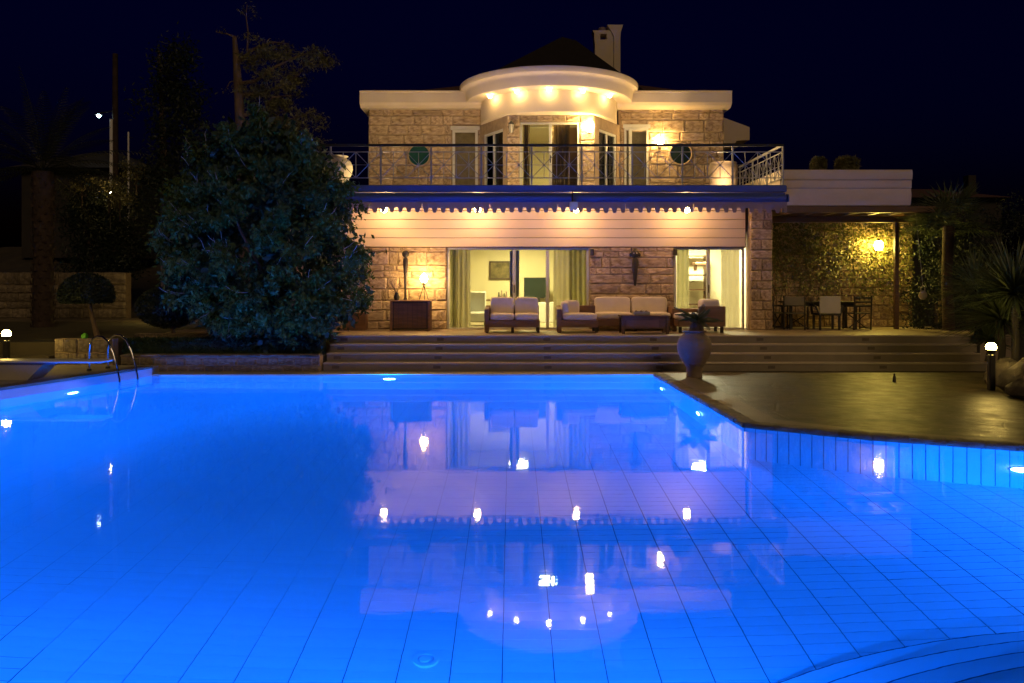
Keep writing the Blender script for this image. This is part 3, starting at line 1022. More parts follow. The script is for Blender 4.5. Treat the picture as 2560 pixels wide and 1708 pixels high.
# bookcase in the right room
t = thing('bookcase', 'dark bookcase inside the room beside the pillar', 'bookcase', (5.66, 24.8, ZT + .01))
B().box(5.36, 5.41, 24.6, 25.0, ZT + .011, 2.95).box(5.98, 6.03, 24.6, 25.0, ZT + .011, 2.95).build('side_panel', M['wood'], t)
for z in (.9, 1.4, 1.85, 2.3, 2.9):
    B().box(5.412, 5.978, 24.62, 25.0, z, z + .04).build('shelf', M['wood'], t)
t = thing('wall_shelf', 'short wooden wall shelf inside the room beside the pillar', 'shelf', (5.6, 24.2, 2.5))
B().box(5.50, 5.95, 24.0, 24.5, 2.62, 2.70, .01).build('board', M['wood_mid'], t)
B().box(5.56, 5.60, 24.2, 24.48, 2.45, 2.618).build('bracket', M['wood_mid'], t)

# candles on the floor lamp table behind the corner seat
for k, px in enumerate((1438, 1448)):
    p = P(px, 757, 22.9)
    t = thing('candle', ('small lit candle behind the corner seat, the left one', 'larger lit candle behind the corner seat, the right one')[k], 'candle', (p.x, p.y, p.z - .18), 'candles behind the corner seat')
    B().lathe([(.002, p.z - .18), (.035, p.z - .18), (.035, p.z - .03), (.002, p.z - .03)], (p.x, p.y, 0), 12).build('wax', M['cushion'], t, True)
    B().ball((p.x, p.y, p.z + .01), .03, 8, 6, sz=1.4).build('flame', M['candle_glow'], t, True)
p = P(1443, 757, 22.9)
t = thing('candle_stand', 'low dark stand that carries two candles inside the door', 'stand', (p.x, p.y, ZT + .01))
B().box(p.x - .2, p.x + .2, p.y - .15, p.y + .15, p.z - .22, p.z - .182, .006).build('top', M['wood'], t)
for sx in (-1, 1):
    B().box(p.x + sx * .17 - .02, p.x + sx * .17 + .02, p.y - .1, p.y + .1, ZT + .011, p.z - .22).build('leg', M['wood'], t)

# ================================================================== WALL LIGHTS
def sconce(name, label, loc, mat, r=.10, h=.2, cage=True):
    x, y, z = loc
    t = thing(name, label, 'lamp', loc)
    B().box(x - .05, x + .05, y + .05, y + .16, z - .16, z + .02, .01).build('wall_plate', M['iron'], t)
    B().tube([(x, y + .06, z - .13), (x, y, z - .15), (x, y, z - h * .55)], .012, 6).build('bracket', M['iron'], t)
    B().lathe([(.002, -h * .5), (r * .7, -h * .48), (r, 0), (r * .75, h * .45), (.002, h * .5)], (x, y, z), 14).build('glass_globe', M[mat], t, True)
    if cage:
        B().lathe([(r * .9, h * .47), (r * .5, h * .62), (.002, h * .75)], (x, y, z), 14).build('cap', M['iron'], t, True)
    return t
sconce('wall_lantern', 'glowing wall lamp right of the upper bay near the round window', (PX(1651, UY - .17), UY - .17, PZ(355, UY - .17)), 'sconce_glow', .10, .2, False)
sconce('wall_lantern', 'lit yellow lantern on the right pier of the upper bay', (PX(1474, 23.05), 23.05, PZ(316, 23.05)), 'lantern_glow', .125, .30, False)
# unlit lantern on left pier
lx, ly, lz = PX(1278, 23.05), 23.07, PZ(318, 23.05)
t = thing('wall_lantern', 'unlit black lantern on the left pier of the upper bay', 'lamp', (lx, ly, lz))
B().box(lx - .05, lx + .05, ly + .06, ly + .15, lz - .1, lz + .12, .01).build('wall_plate', M['iron'], t)
B().lathe([(.002, -.16), (.05, -.14), (.075, .08)], (lx, ly, lz), 6).build('glass_globe', M['canvas'], t)
B().lathe([(.09, .08), (.05, .15), (.002, .2)], (lx, ly, lz), 6).build('cap', M['iron'], t)
for k in range(6):
    an = R(60 * k)
    B().tube([(lx + .052 * math.cos(an), ly + .052 * math.sin(an), lz - .15), (lx + .08 * math.cos(an), ly + .08 * math.sin(an), lz + .085)], .006, 5).build('cage_bar', M['iron'], t)
sconce('wall_lantern', 'glowing lantern on the ivy covered wall under the pergola', (PX(2197, 22.85), 22.85, PZ(614, 22.85)), 'pergola_glow', .12, .26, True)

# ceiling bulbs above the terrace
for k, px in enumerate((960, 1194, 1441, 1717)):
    y = 21.15
    x, z = PX(px, y), PZ(524, y)
    t = thing('terrace_bulb', ('glowing bulb at the left end behind the scalloped valance', 'second glowing bulb from the left behind the valance', 'third glowing bulb next to the white awning bracket', 'rightmost glowing bulb behind the scalloped valance')[k], 'lamp', (x, y, 4.37), 'bulbs under the balcony')
    B().tube([(x, y, 4.374), (x, y, z + .05)], .02, 8).build('stem', M['white_paint'], t)
    B().lathe([(.02, .10), (.055, .085), (.05, .05)], (x, y, z), 12).build('socket', M['white_paint'], t, True)
    B().ball((x, y, z), .085, 14, 9).build('bulb', M['bulb'], t, True)

# ================================================================== AWNING
aw = thing('awning', 'rolled up awning with scalloped valance under the balcony edge', 'awning', (.8, 20.3, 4.1))
B().tube([(-5.3, 20.24, 4.225), (6.92, 20.24, 4.225)], .082, 18).build('roller', M['slab_paint'], aw, True)
B().box(-5.3, 6.95, 20.21, 20.28, 4.125, 4.16, .008).build('front_bar', M['slab_paint'], aw)
B().box(-5.3, 6.95, 20.335, 20.40, 4.10, 4.372).build('gap_blocker', M['slab_paint'], aw)  # added box that blocks the bulbs' light in the gap above the roller
for x in (-5.3, 6.95):
    B().ext_x([(20.14, 4.13), (20.12, 4.22), (20.16, 4.32), (20.32, 4.34), (20.36, 4.14)], x - .03 if x < 0 else x, x if x < 0 else x + .03).build('end_cap', M['slab_paint'], aw)
edges = [-5.3, -3.6] + [PX(v, 20.2) for v in (1055, 1225, 1395, 1564, 1734, 1904)] + [6.95]
edges = sorted(edges)
PER = .2165
for e0, e1 in zip(edges[:-1], edges[1:]):
    vs, fs = [], []
    n = max(8, int((e1 - e0) / .0144))
    for layer in (0, 1):
        for i in range(n + 1):
            x = e0 + .004 + (e1 - e0 - .008) * i / n
            t = ((x + 4.05) / PER) % 1.0
            # tabs with round shoulders between trapezoid notches
            if t < .36: up = 1
            elif t < .50: up = 1 - (t - .36) / .14
            elif t < .86: up = 0
            else: up = (t - .86) / .14
            up = up * up * (3 - 2 * up)
            zb = 3.862 + (.112 + .01 * math.sin(x * 5.7)) * up + .008 * math.sin(x * 1.7) + .005 * math.sin(x * 4.3 + 1)
            wv = .006 * math.sin(x * 3.3) + .004 * math.sin(x * 9.1)
            vs.append((x, 20.215 + wv + layer * .004, 4.128))
            vs.append((x, 20.205 + 2.2 * wv + layer * .004, zb))
    m = 2 * (n + 1)
    for i in range(n):
        a = 2 * i
        fs.append((a, a + 1, a + 3, a + 2))
        fs.append((m + a, m + a + 2, m + a + 3, m + a + 1))
        fs.append((a + 1, m + a + 1, m + a + 3, a + 3))
    B().add(vs, fs).build('valance_panel', M['awning'], aw)
bx = PX(1434, 20.1)
t = thing('awning_bracket', 'small white box hanging in front of the awning valance', 'bracket', (bx, 20.1, 4.0))
B().box(bx - .10, bx + .10, 20.05, 20.17, 3.90, 4.12, .015).build('housing', M['white_paint'], t)
B().tube([(bx - .03, 20.12, 4.12), (bx - .03, 20.12, 4.395)], .018, 6).build('rod', M['iron'], t)

# ================================================================== BALCONY RAILING
RY = 20.38
ZR = 4.57
HB = .64
rail = thing('balcony_railing', 'grey iron balcony railing with star shaped panels', 'railing', (.8, RY, ZR))
x_end = 6.90
x_beg = x_end - HB * 19
ztop, zmid, zbot = PZ(363, RY), PZ(380, RY), PZ(445, RY)
side_y = 24.3
B().box(x_beg - .02, x_end + .025, RY - .03, RY + .03, ztop - .035, ztop + .03, .012).build('handrail', M['handrail'], rail)
B().box(x_beg, x_end, RY - .011, RY + .011, zmid - .011, zmid + .011).build('rail', M['rail'], rail)
B().box(x_beg, x_end, RY - .011, RY + .011, zbot - .011, zbot + .011).build('rail', M['rail'], rail)
B().box(x_end - .025, x_end + .025, RY + .032, side_y, ztop - .035, ztop + .03, .012).build('handrail', M['rail'], rail)
B().box(x_end - .011, x_end + .011, RY + .02, side_y, zmid - .011, zmid + .011).build('rail', M['rail'], rail)
B().box(x_end - .011, x_end + .011, RY + .02, side_y, zbot - .011, zbot + .011).build('rail', M['rail'], rail)
hh = zmid - zbot
zc = (zmid + zbot) / 2
def star(cx, cyy, alongx=True, seed=0):
    bb = B()
    w = HB
    g = .012
    def pt(s, z):
        return (cx + s, cyy, z) if alongx else (cx, cyy + s, z)
    bb.tube([pt(0, zbot + g), pt(0, zmid - g)], .010, 5)
    bb.tube([pt(-w / 2 + g, zc), pt(w / 2 - g, zc)], .0065, 5)
    bb.tube([pt(-w / 2 + g, zbot + g), pt(w / 2 - g, zmid - g)], .010, 5)
    bb.tube([pt(-w / 2 + g, zmid - g), pt(w / 2 - g, zbot + g)], .010, 5)
    bb.ball(pt(0, zc), .026, 10, 6)
    return bb.build('star_panel', M['rail'], rail)
def post(x, y, tall):
    bb = B()
    if tall:
        bb.box(x - .02, x + .02, y - .02, y + .02, ZR, ztop - .035)
    else:
        bb.box(x - .010, x + .010, y - .010, y + .010, zbot + .011, zmid - .011)
    return bb.build('post', M['rail'], rail)
s0 = None
for k in range(20):
    x = x_end - HB * k
    post(x, RY, k % 2 == 0 or k == 19)
    if k < 19:
        if s0 is None:
            s0 = star(x - HB / 2, RY)
            base_x = x - HB / 2
        else:
            o = s0.copy()
            col.objects.link(o)
            o.location.x = (x - HB / 2) - base_x
s1 = None
for k in range(1, 7):
    y = RY + HB * k
    post(x_end, y, k % 2 == 0)
    if s1 is None:
        s1 = star(x_end, y - HB / 2, False)
        by = y - HB / 2
    else:
        o = s1.copy()
        col.objects.link(o)
        o.location.y = (y - HB / 2) - by

# small uplights set on the balcony floor behind its front edge
for k, x in enumerate((-3.4, -.6, 2.7, 5.75)):
    y = 21.75
    t = thing('balcony_uplight', ('floor uplight at the left end of the balcony', 'second floor uplight from the left on the balcony', 'third floor uplight from the left on the balcony', 'floor uplight at the right end of the balcony')[k], 'lamp', (x, y, ZR), 'floor uplights on the balcony')
    B().lathe([(.10, .002), (.10, .03), (.075, .032)], (x, y, ZR), 16).build('rim', M['iron'], t, True)
    B().lathe([(.075, .032), (.05, .05), (.002, .056)], (x, y, ZR), 16).build('lens', M['uplight_glow'], t, True)

# jars on the balcony
def jar(name, label, c, H, mat='terracotta', w=.33, kind='jar', group=None):
    t = thing(name, label, kind, c)
    pr = [(.002, 0), (.19, 0), (.20, .03), (.185, .10), (.20, .22), (.30, .36), (.385, .52), (.42, .66), (.41, .78), (.35, .90), (.25, .97), (.235, 1.0), (.29, 1.02), (.295, 1.045), (.24, 1.05), (.22, 1.0), (.002, .99)]
    s = H / 1.05
    B().lathe([(r * s * w / .33, z * s) for (r, z) in pr], c, 40).build('body', M[mat], t, True)
    for zz in (.30, .66, .86):
        rr_ = {.30: .268, .66: .424, .86: .377}[zz]
        B().tube([(c[0] + rr_ * s * w / .33 * math.cos(R(a)), c[1] + rr_ * s * w / .33 * math.sin(R(a)), c[2] + zz * s) for a in range(0, 361, 12)], .006 * s, 5, False).build('band', M[mat], t, True)
    return t
p = (PX(1808, 22.6), 22.6, ZR)
t = thing('planter', 'pale cylindrical planter behind the right end of the balcony railing', 'planter', p)
B().lathe([(.002, 0), (.36, 0), (.40, .35), (.40, .80), (.37, .86), (.38, .90), (.33, .90), (.31, .8), (.002, .8)], p, 36).build('body', M['terracotta'], t, True)
t = thing('flower_pot', 'small dark flower pot at the foot of the upper left wall', 'pot', (PX(1105, 24.3), 24.3, ZR))
B().lathe([(.002, 0), (.09, 0), (.14, .26), (.15, .30), (.12, .30), (.002, .27)], (PX(1105, 24.3), 24.3, ZR), 18).build('body', M['iron'], t, True)
jar('balcony_jar', 'pale jar behind the railing left of the villa wall', (PX(845, 22), 22.0, ZR), 1.0, 'concrete')
t = thing('equipment_box', 'small white box with dark panel on the balcony floor', 'box', (PX(1537, 24.2), 24.2, ZR))
ex = PX(1537, 24.2)
B().box(ex - .17, ex + .17, 24.1, 24.35, ZR, ZR + .24, .01).build('case', M['white_paint'], t)
B().box(ex - .12, ex + .02, 24.09, 24.098, ZR + .10, ZR + .2).build('panel', M['iron'], t)

# ================================================================== RIGHT WING AND PERGOLA
wingt = thing('wing_parapet', 'cream profiled parapet over the pergola at the right', 'parapet', (8.9, 21, 4.1))
x0, x1 = 7.02, PX(2277, 21.0)
pr = [(21.02, 4.12), (20.99, 4.20), (20.96, 4.40), (20.98, 4.52), (20.99, 4.55), (20.955, 4.58), (20.95, 4.70), (20.96, 4.77), (20.915, 4.80), (20.90, 4.95), (20.915, 5.02), (20.93, 5.045), (24.5, 5.045), (24.5, 4.12)]
B().ext_x(pr, x0, x1).build('body', M['plaster'], wingt, True)
for (px, kind) in ((2046, 0), (2117, 1)):
    pass
perg = thing('pergola', 'dark timber pergola frame over the dining corner', 'pergola', (9, 22, ZT))
B().box(7.08, PX(2290, 22), 21.0, 21.14, 3.93, 4.10, .01).build('front_beam', M['wood'], perg)
B().box(7.08, PX(2290, 22.1), 22.02, 22.16, 3.75, 3.92, .01).build('beam', M['wood'], perg)
for k in range(7):
    x = 7.35 + .58 * k
    B().box(x, x + .09, 21.1, 23.15, 3.93, 4.05).build('rafter', M['wood'], perg)
for (px, y) in ((2240.5, 22.09),):
    x = PX(px, y)
    B().box(x - .055, x + .055, y - .055, y + .055, ZT, 3.75, .008).build('post', M['wood'], perg)
B().box(7.08, 11.3, 21.2, 23.15, 4.056, 4.075).build('roof_board', M['wood'], perg)

pw = thing('pergola_wall', 'ivy covered stone wall at the back of the pergola', 'wall', (9.3, 23.2, ZT))
PWX1 = PX(2281, 23.2)
core = B().box(7.06, PWX1, 23.2, 23.5, ZT, 4.12).build('wall_core', M['mortar'], pw)
lay_stones(core, (7.06, 23.2), (PWX1, 23.2), ZT, 3.95, rows=(.18, .28), widths=(.28, .6), seed=41)

# leaves -----------------------------------------------------------
rng = np.random.default_rng(4)
def leaf_verts(pos, L, W, dirs=None, droop=0.0, flat=None):
    """kite leaves: one quad each, random turn"""
    n = len(pos)
    if dirs is None:
        dirs = rng.normal(size=(n, 3))
        dirs[:, 2] -= droop
    d = dirs / np.linalg.norm(dirs, axis=1, keepdims=True)
    r = rng.normal(size=(n, 3))
    if flat is not None:
        r = r * .55 + np.array(flat)
    u = np.cross(d, r)
    u /= np.linalg.norm(u, axis=1, keepdims=True) + 1e-9
    s = rng.uniform(.65, 1.25, (n, 1))
    Ln, Wn = L * s, W * s
    a = pos
    bq = pos + d * Ln * .45 + u * Wn * .5
    c = pos + d * Ln
    dq = pos + d * Ln * .45 - u * Wn * .5
    v = np.stack([a, bq, c, dq], 1).reshape(-1, 3)
    f = np.arange(n * 4).reshape(-1, 4)
    return v, f

def clump_cloud(centres, per, spread, stretch=(1, 1, 1)):
    c = np.repeat(np.asarray(centres), per, axis=0)
    return c + rng.normal(size=c.shape) * spread * np.array(stretch)

# ivy on the pergola wall
n = 6200
ix = rng.uniform(7.1, PWX1 - .02, n)
iz = ZT + .6 + (rng.beta(1.6, 1.1, n)) * 2.6
keepm = rng.uniform(size=n) < np.clip((iz - ZT - .45) / .9 + .25 * np.sin(ix * 3.1) + .2 * np.sin(ix * 7.7 + iz * 3), .08, 1)
ix, iz = ix[keepm], iz[keepm]
pos = np.stack([ix, 23.12 - np.abs(rng.normal(size=len(ix))) * .035, iz], 1)
dirs = np.stack([rng.normal(size=len(ix)) * .6, -np.abs(rng.normal(size=len(ix))) * .35, -np.abs(rng.normal(size=len(ix))) - .2], 1)
v, f = leaf_verts(pos, .07, .05, dirs, flat=(0, -1.2, .4))
ivy = thing('climbing_ivy', 'ivy spreading over the pergola wall round the lantern', 'ivy', (9.5, 23.1, ZT))
arr_obj('foliage', v, f, M['ivy'], ivy)
b = B()
rr = random.Random(9)
for k in range(9):
    x = rr.uniform(7.4, PWX1 - .3)
    pts = [(x, 23.14, ZT + .02)]
    for s in range(7):
        x += rr.uniform(-.16, .16)
        pts.append((x, 23.14, ZT + .02 + (s + 1) * .4))
    B().tube(pts, [.016 - .0016 * i for i in range(8)], 5).build('stem', M['bark'], ivy)
# heart shaped wicker wreath
hx, hz = PX(2032, 23.05), PZ(670, 23.05)
pts = []
for k in range(41):
    a = 2 * math.pi * k / 40
    pts.append((hx + .0105 * 16 * math.sin(a) ** 3, 23.02, hz + .0105 * (13 * math.cos(a) - 5 * math.cos(2 * a) - 2 * math.cos(3 * a) - math.cos(4 * a))))
t = thing('heart_wreath', 'heart shaped wicker wreath hanging on the ivy wall', 'wreath', (hx, 23.02, hz))
B().tube(pts, .014, 6, False).build('ring', M['bark'], t)
B().tube([(hx, 23.02, hz + .06), (hx - .04, 23.05, hz + .75)], .006, 5).build('cord', M['bark'], t)

# dining table and chairs
dy = 22.25
t = thing('dining_table', 'dark rectangular dining table under the pergola', 'table', (PX(2020, dy), dy, ZT))
tx0, tx1 = PX(1958, dy), PX(2135, dy)
for k in range(5):
    B().box(tx0, tx1, dy - .4 + .165 * k, dy - .4 + .165 * k + .158, 1.53, 1.57, .006).build('top_board', M['black_wood'], t)
B().box(tx0 + .08, tx1 - .08, dy - .3, dy + .3, 1.44, 1.53).build('apron', M['black_wood'], t)
for (x, y) in ((tx0 + .1, dy - .32), (tx1 - .1, dy - .32), (tx0 + .1, dy + .32), (tx1 - .1, dy + .32)):
    B().box(x - .035, x + .035, y - .035, y + .035, ZT, 1.44).build('leg', M['black_wood'], t)
def director_chair(px, y, rot, label, back=True):
    x = PX(px, y)
    t = thing('director_chair', label, 'chair', (0, 0, 0), 'chairs round the dining table')
    def bx(n, a, m): a.build(n, M[m], t)
    for s in (-1, 1):
        bx('leg', B().tube([(s * .27, -.22, 0), (s * .27, -.22, .62)], .02, 6), 'black_wood')
        bx('leg', B().tube([(s * .27, .22, 0), (s * .27, .26, .92)], .02, 6), 'black_wood')
        bx('arm', B().box(s * .27 - .03, s * .27 + .03, -.28, .24, .62, .645, .006), 'black_wood')
        bx('foot_rail', B().box(s * .27 - .02, s * .27 + .02, -.24, .24, .03, .06), 'black_wood')
    bx('cross_brace', B().tube([(-.27, 0, .05), (.27, 0, .42)], .016, 6), 'black_wood')
    bx('cross_brace', B().tube([(.27, .03, .05), (-.27, .03, .42)], .016, 6), 'black_wood')
    bx('seat', B().box(-.26, .26, -.22, .22, .43, .455, .008), 'canvas_dark' if back else 'black_wood')
    if back:
        bx('backrest', B().box(-.275, .275, .235, .26, .66, .90, .008), 'canvas_dark')
    else:
        for k in range(3):
            bx('back_slat', B().box(-.26, .26, .235, .255, .62 + .11 * k, .67 + .11 * k, .004), 'black_wood')
    t.location = (x, y, ZT)
    t.rotation_euler = (0, 0, R(rot))
    return t
director_chair(1945, 22.35, 95, 'folding canvas chair half hidden by the stone pillar')
director_chair(1990, 21.9, 150, 'folding chair with small canvas back left of the white backed chair')
director_chair(2142, 21.9, -165, 'black slatted chair at the right end of the dining table', False)
cx_ = PX(2066, 21.85)
t = thing('armchair', 'round armed chair with tall pale back panel at the dining table', 'chair', (cx_, 21.85, ZT))
B().box(cx_ - .28, cx_ + .28, 21.58, 21.61, 1.26, 1.72, .012).build('backrest', M['canvas'], t)
B().box(cx_ - .30, cx_ + .30, 21.62, 22.1, 1.2, 1.26, .02).build('seat', M['black_wood'], t)
for s in (-1, 1):
    B().tube([(cx_ + s * .27, 21.6, 1.2), (cx_ + s * .36, 21.66, 1.45), (cx_ + s * .35, 22.0, 1.47), (cx_ + s * .3, 22.08, 1.22)], .03, 7).build('arm', M['black_wood'], t, True)
    B().box(cx_ + s * .26 - .025, cx_ + s * .26 + .025, 21.6, 21.65, ZT, 1.2).build('leg', M['black_wood'], t)
    B().box(cx_ + s * .26 - .025, cx_ + s * .26 + .025, 22.05, 22.1, ZT, 1.2).build('leg', M['black_wood'], t)
for k, px in enumerate((2027, 2063)):
    xx = PX(px, dy)
    o = B().lathe([(.002, 0), (.05, 0), (.10, .07), (.11, .12), (.095, .12), (.002, .03)], (xx, dy - .05, 1.571), 18).build('bowl', M['terracotta'], None, True)
    tag(o, ('clay bowl on the dining table left of the pale chair back', 'clay bowl on the dining table behind the pale chair back')[k], 'bowl', 'bowls on the dining table')

# ================================================================== TERRACE FURNITURE
def cushion(name, x0, x1, y0, y1, z0, z1, parent, mat='cushion', e=.5, n=14):
    cx, cyy, cz = (x0 + x1) / 2, (y0 + y1) / 2, (z0 + z1) / 2
    a, b2, c = (x1 - x0) / 2, (y1 - y0) / 2, (z1 - z0) / 2
    vs, fs = [], []
    def sp(t, p):
        return math.copysign(abs(t) ** p, t)
    m = 12
    for i in range(m + 1):
        ph = -math.pi / 2 + math.pi * i / m
        for k in range(2 * n):
            th = math.pi * k / n
            cp, sp_ = sp(math.cos(ph), e * .7), sp(math.sin(ph), e)
            vs.append((cx + a * cp * sp(math.cos(th), .32), cyy + b2 * cp * sp(math.sin(th), .32), cz + c * sp_))
    w = 2 * n
    for i in range(m):
        for k in range(w):
            j = (k + 1) % w
            fs.append((i * w + k, i * w + j, i * w + w + j, i * w + w + k))
    return B().add(vs, fs).build(name, M[mat], parent, True)

def sofa(name, label, cat, px0, px1, y, seats, arms=(1, 1), wood='wood_mid', back=True, group=None):
    x0, x1 = PX(px0, y), PX(px1, y)
    z = ZT
    t = thing(name, label, cat, ((x0 + x1) / 2, y + .4, z), group)
    dp = .82
    B().box(x0 + .02, x1 - .02, y + .03, y + dp - .05, z + .14, z + .32, .01).build('seat_base', M[wood], t)
    B().box(x0 + .02, x1 - .02, y + dp - .05, y + dp, z + .14, z + .68, .01).build('back_panel', M[wood], t)
    aw_ = .11
    for s, on in zip((0, 1), arms):
        if on:
            xa = x0 if s == 0 else x1 - aw_
            B().ext_x([(y, z + .02), (y + .06, z + .02), (y + .07, z + .3), (y + dp + .01, z + .3), (y + dp + .01, z + .66), (y - .01, z + .60)], xa, xa + aw_).build('arm', M[wood], t)
    for xx in (x0 + .03, x1 - .10, (x0 + x1) / 2 - .035):
        for yy in (y + .04, y + dp - .1):
            if xx == (x0 + x1) / 2 - .035 and (seats == 1 or yy > y + .2): continue
            B().ext_x([(yy, z + .14), (yy + .012, z), (yy + .052, z), (yy + .066, z + .14)], xx, xx + .07).build('leg', M['black_wood'], t)
    xa = x0 + (aw_ + .01 if arms[0] else .03)
    xb = x1 - (aw_ + .01 if arms[1] else .03)
    w = (xb - xa) / seats
    for k in range(seats):
        cushion('seat_cushion', xa + w * k + .005, xa + w * (k + 1) - .005, y + .02, y + dp - .16, z + .31, z + .50, t)
        if back:
            cs = cushion('back_cushion', xa + w * k + .012, xa + w * (k + 1) - .012, y + dp - .26, y + dp - .06, z + .42, z + .90, t, e=.34)
    return t
sofa('loveseat', 'two seat wooden garden sofa with cream cushions in front of the wide door', 'sofa', 1211, 1352, 20.35, 2, (1, 0))
sofa('garden_sofa', 'long cream cushioned sofa against the stone wall under the dark mask', 'sofa', 1488, 1692, 21.0, 2, (0, 1))
# corner seat with side cushion
t = sofa('corner_seat', 'single cream seat with upright cushion between the two sofas', 'seat', 1393, 1498, 20.35, 1, (1, 0), back=False)
x0 = PX(1393, 20.35)
cushion('back_cushion', x0 + .12, x0 + .32, 20.5, 21.05, ZT + .42, ZT + .80, t)
cushion('back_cushion', x0 + .18, x0 + .62, 20.95, 21.12, ZT + .42, ZT + .82, t)
# armchair at the right, seen from behind its side
ay = 20.4
ax0, ax1 = PX(1692, ay), PX(1814, ay)
t = thing('garden_armchair', 'wooden garden armchair with cream cushion half hidden by the jar plant', 'armchair', ((ax0 + ax1) / 2, ay + .4, ZT))
B().box(ax0 + .05, ax1 - .02, ay + .02, ay + .70, ZT + .15, ZT + .33, .012).build('seat_base', M['wood_mid'], t)
B().box(ax1 - .68, ax1, ay - .02, ay + .09, ZT + .15, ZT + .68, .02).build('arm', M['wood_mid'], t)
B().box(ax1 - .14, ax1 - .005, ay + .092, ay + .72, ZT + .15, ZT + .68, .02).build('back_panel', M['wood_mid'], t)
B().box(ax0 + .05, ax1 - .142, ay + .66, ay + .76, ZT + .15, ZT + .60, .02).build('arm', M['wood_mid'], t)
for xx in (ax0 + .06, ax1 - .12):
    for yy in (ay + .02, ay + .66):
        B().ext_x([(yy, ZT + .15), (yy + .012, ZT), (yy + .05, ZT), (yy + .066, ZT + .15)], xx, xx + .075).build('leg', M['black_wood'], t)
cushion('seat_cushion', ax0 + .02, ax1 - .16, ay + .10, ay + .64, ZT + .32, ZT + .50, t)
cushion('back_cushion', ax1 - .58, ax1 - .1, ay + .12, ay + .66, ZT + .45, ZT + .86, t)
# coffee table with tray
ty = 19.95
cx0, cx1 = PX(1553, ty), PX(1676, ty)
t = thing('coffee_table', 'low dark wooden coffee table in front of the long sofa', 'table', ((cx0 + cx1) / 2, ty + .3, ZT))
for k in range(4):
    B().box(cx0, cx1, ty + .155 * k, ty + .155 * k + .15, ZT + .42, ZT + .46, .005).build('top_board', M['wood'], t)
B().box(cx0 + .10, cx1 - .10, ty + .05, ty + .56, ZT + .12, ZT + .42, .006).build('body', M['wood'], t)
B().box(cx0 + .14, cx1 - .28, ty + .042, ty + .05, ZT + .15, ZT + .34).build('drawer_front', M['wood_mid'], t)
for xx in (cx0 + .02, cx1 - .10):
    for yy in (ty + .02, ty + .5):
        B().box(xx, xx + .08, yy, yy + .08, ZT, ZT + .42, .006).build('leg', M['wood'], t)
trx = PX(1603, ty + .3)
t = thing('tray', 'small basket tray with ornaments on the coffee table', 'tray', (trx, ty + .3, ZT + .46))
B().box(trx - .2, trx + .2, ty + .16, ty + .44, ZT + .462, ZT + .475).build('base', M['wood_mid'], t)
for (a, c, d, e) in ((-.2, .2, .16, .175), (-.2, .2, .425, .44), (-.2, -.185, .176, .424), (.185, .2, .176, .424)):
    B().box(trx + a, trx + c, ty + d, ty + e, ZT + .4755, ZT + .55).build('side', M['twig'], t)
for k in range(5):
    B().ball((trx - .13 + .065 * k, ty + .28 + .03 * (k % 2), ZT + .545), .04, 8, 6).build('ornament_ball', M['canvas' if k % 2 else 'terracotta'], t, True)

# sideboard with lamp, sculpture and dry branches
sy = 21.25
sx0, sx1 = PX(974, sy), PX(1076, sy)
st_ = PZ(751, sy)
t = thing('sideboard', 'dark wooden bar cabinet against the stone wall left of the door', 'cabinet', ((sx0 + sx1) / 2, sy + .25, ZT))
B().box(sx0, sx1, sy - .02, sy + .5, st_ - .04, st_, .006).build('top', M['wood_mid'], t)
B().box(sx0 + .05, sx1 - .05, sy + .03, sy + .48, ZT + .04, st_ - .04).build('body', M['black_wood'], t)
for xx in (sx0 + .01, sx1 - .075):
    B().box(xx, xx + .065, sy, sy + .07, ZT, st_ - .04, .006).build('leg', M['wood_mid'], t)
    B().box(xx, xx + .065, sy + .42, sy + .49, ZT, st_ - .04, .006).build('leg', M['wood_mid'], t)
for k in range(7):
    w = (sx1 - sx0 - .2) / 7
    B().box(sx0 + .1 + w * k + .004, sx0 + .1 + w * (k + 1) - .004, sy + .015, sy + .029, ZT + .07, st_ - .07, .003).build('front_board', M['wood'], t)
lx, ly, lz = PX(1060, 21.5), 21.5, PZ(697, 21.5)
t = thing('table_lamp', 'glowing table lamp on tripod legs standing on the dark cabinet', 'lamp', (lx, ly, st_))
for a in (90, 210, 330):
    B().tube([(lx + .14 * math.cos(R(a)), ly + .14 * math.sin(R(a)), st_ + .012), (lx, ly, lz - .16)], .012, 6).build('leg', M['black_wood'], t)
B().lathe([(.03, -.17), (.05, -.16), (.045, -.1)], (lx, ly, lz), 12).build('socket', M['iron'], t, True)
B().lathe([(.002, -.11), (.05, -.10), (.10, -.02), (.085, .06), (.04, .12), (.002, .15)], (lx, ly, lz), 14).build('bulb', M['sconce_glow'], t, True)
# tall sculpture standing on the cabinet
tx_ = PX(1014, 21.7)
t = thing('carved_torch', 'tall slim dark carved figure standing on the cabinet', 'sculpture', (tx_, 21.68, st_))
zz0, zz1 = st_ + .001, PZ(627, 21.7)
h = zz1 - zz0
B().lathe([(.002, 0), (.06, 0), (.035, .05 * h), (.03, .2 * h), (.05, .5 * h), (.07, .78 * h), (.06, .84 * h), (.03, .86 * h)], (tx_, 21.68, zz0), 12, sy=.7).build('body', M['black_wood'], t, True)
B().lathe([(.03, .86 * h), (.09, .90 * h), (.10, .95 * h), (.05, h), (.002, h)], (tx_, 21.68, zz0), 12, sy=.7).build('head', M['black_wood'], t, True)
vx_ = PX(992, 21.5)
t = thing('branch_vase', 'dark vase of bare dry branches on the cabinet', 'vase', (vx_, 21.5, st_))
B().lathe([(.002, 0), (.06, 0), (.085, .08), (.05, .17), (.06, .2), (.04, .19)], (vx_, 21.5, st_ + .001), 16).build('vase', M['iron'], t, True)
rr = random.Random(3)
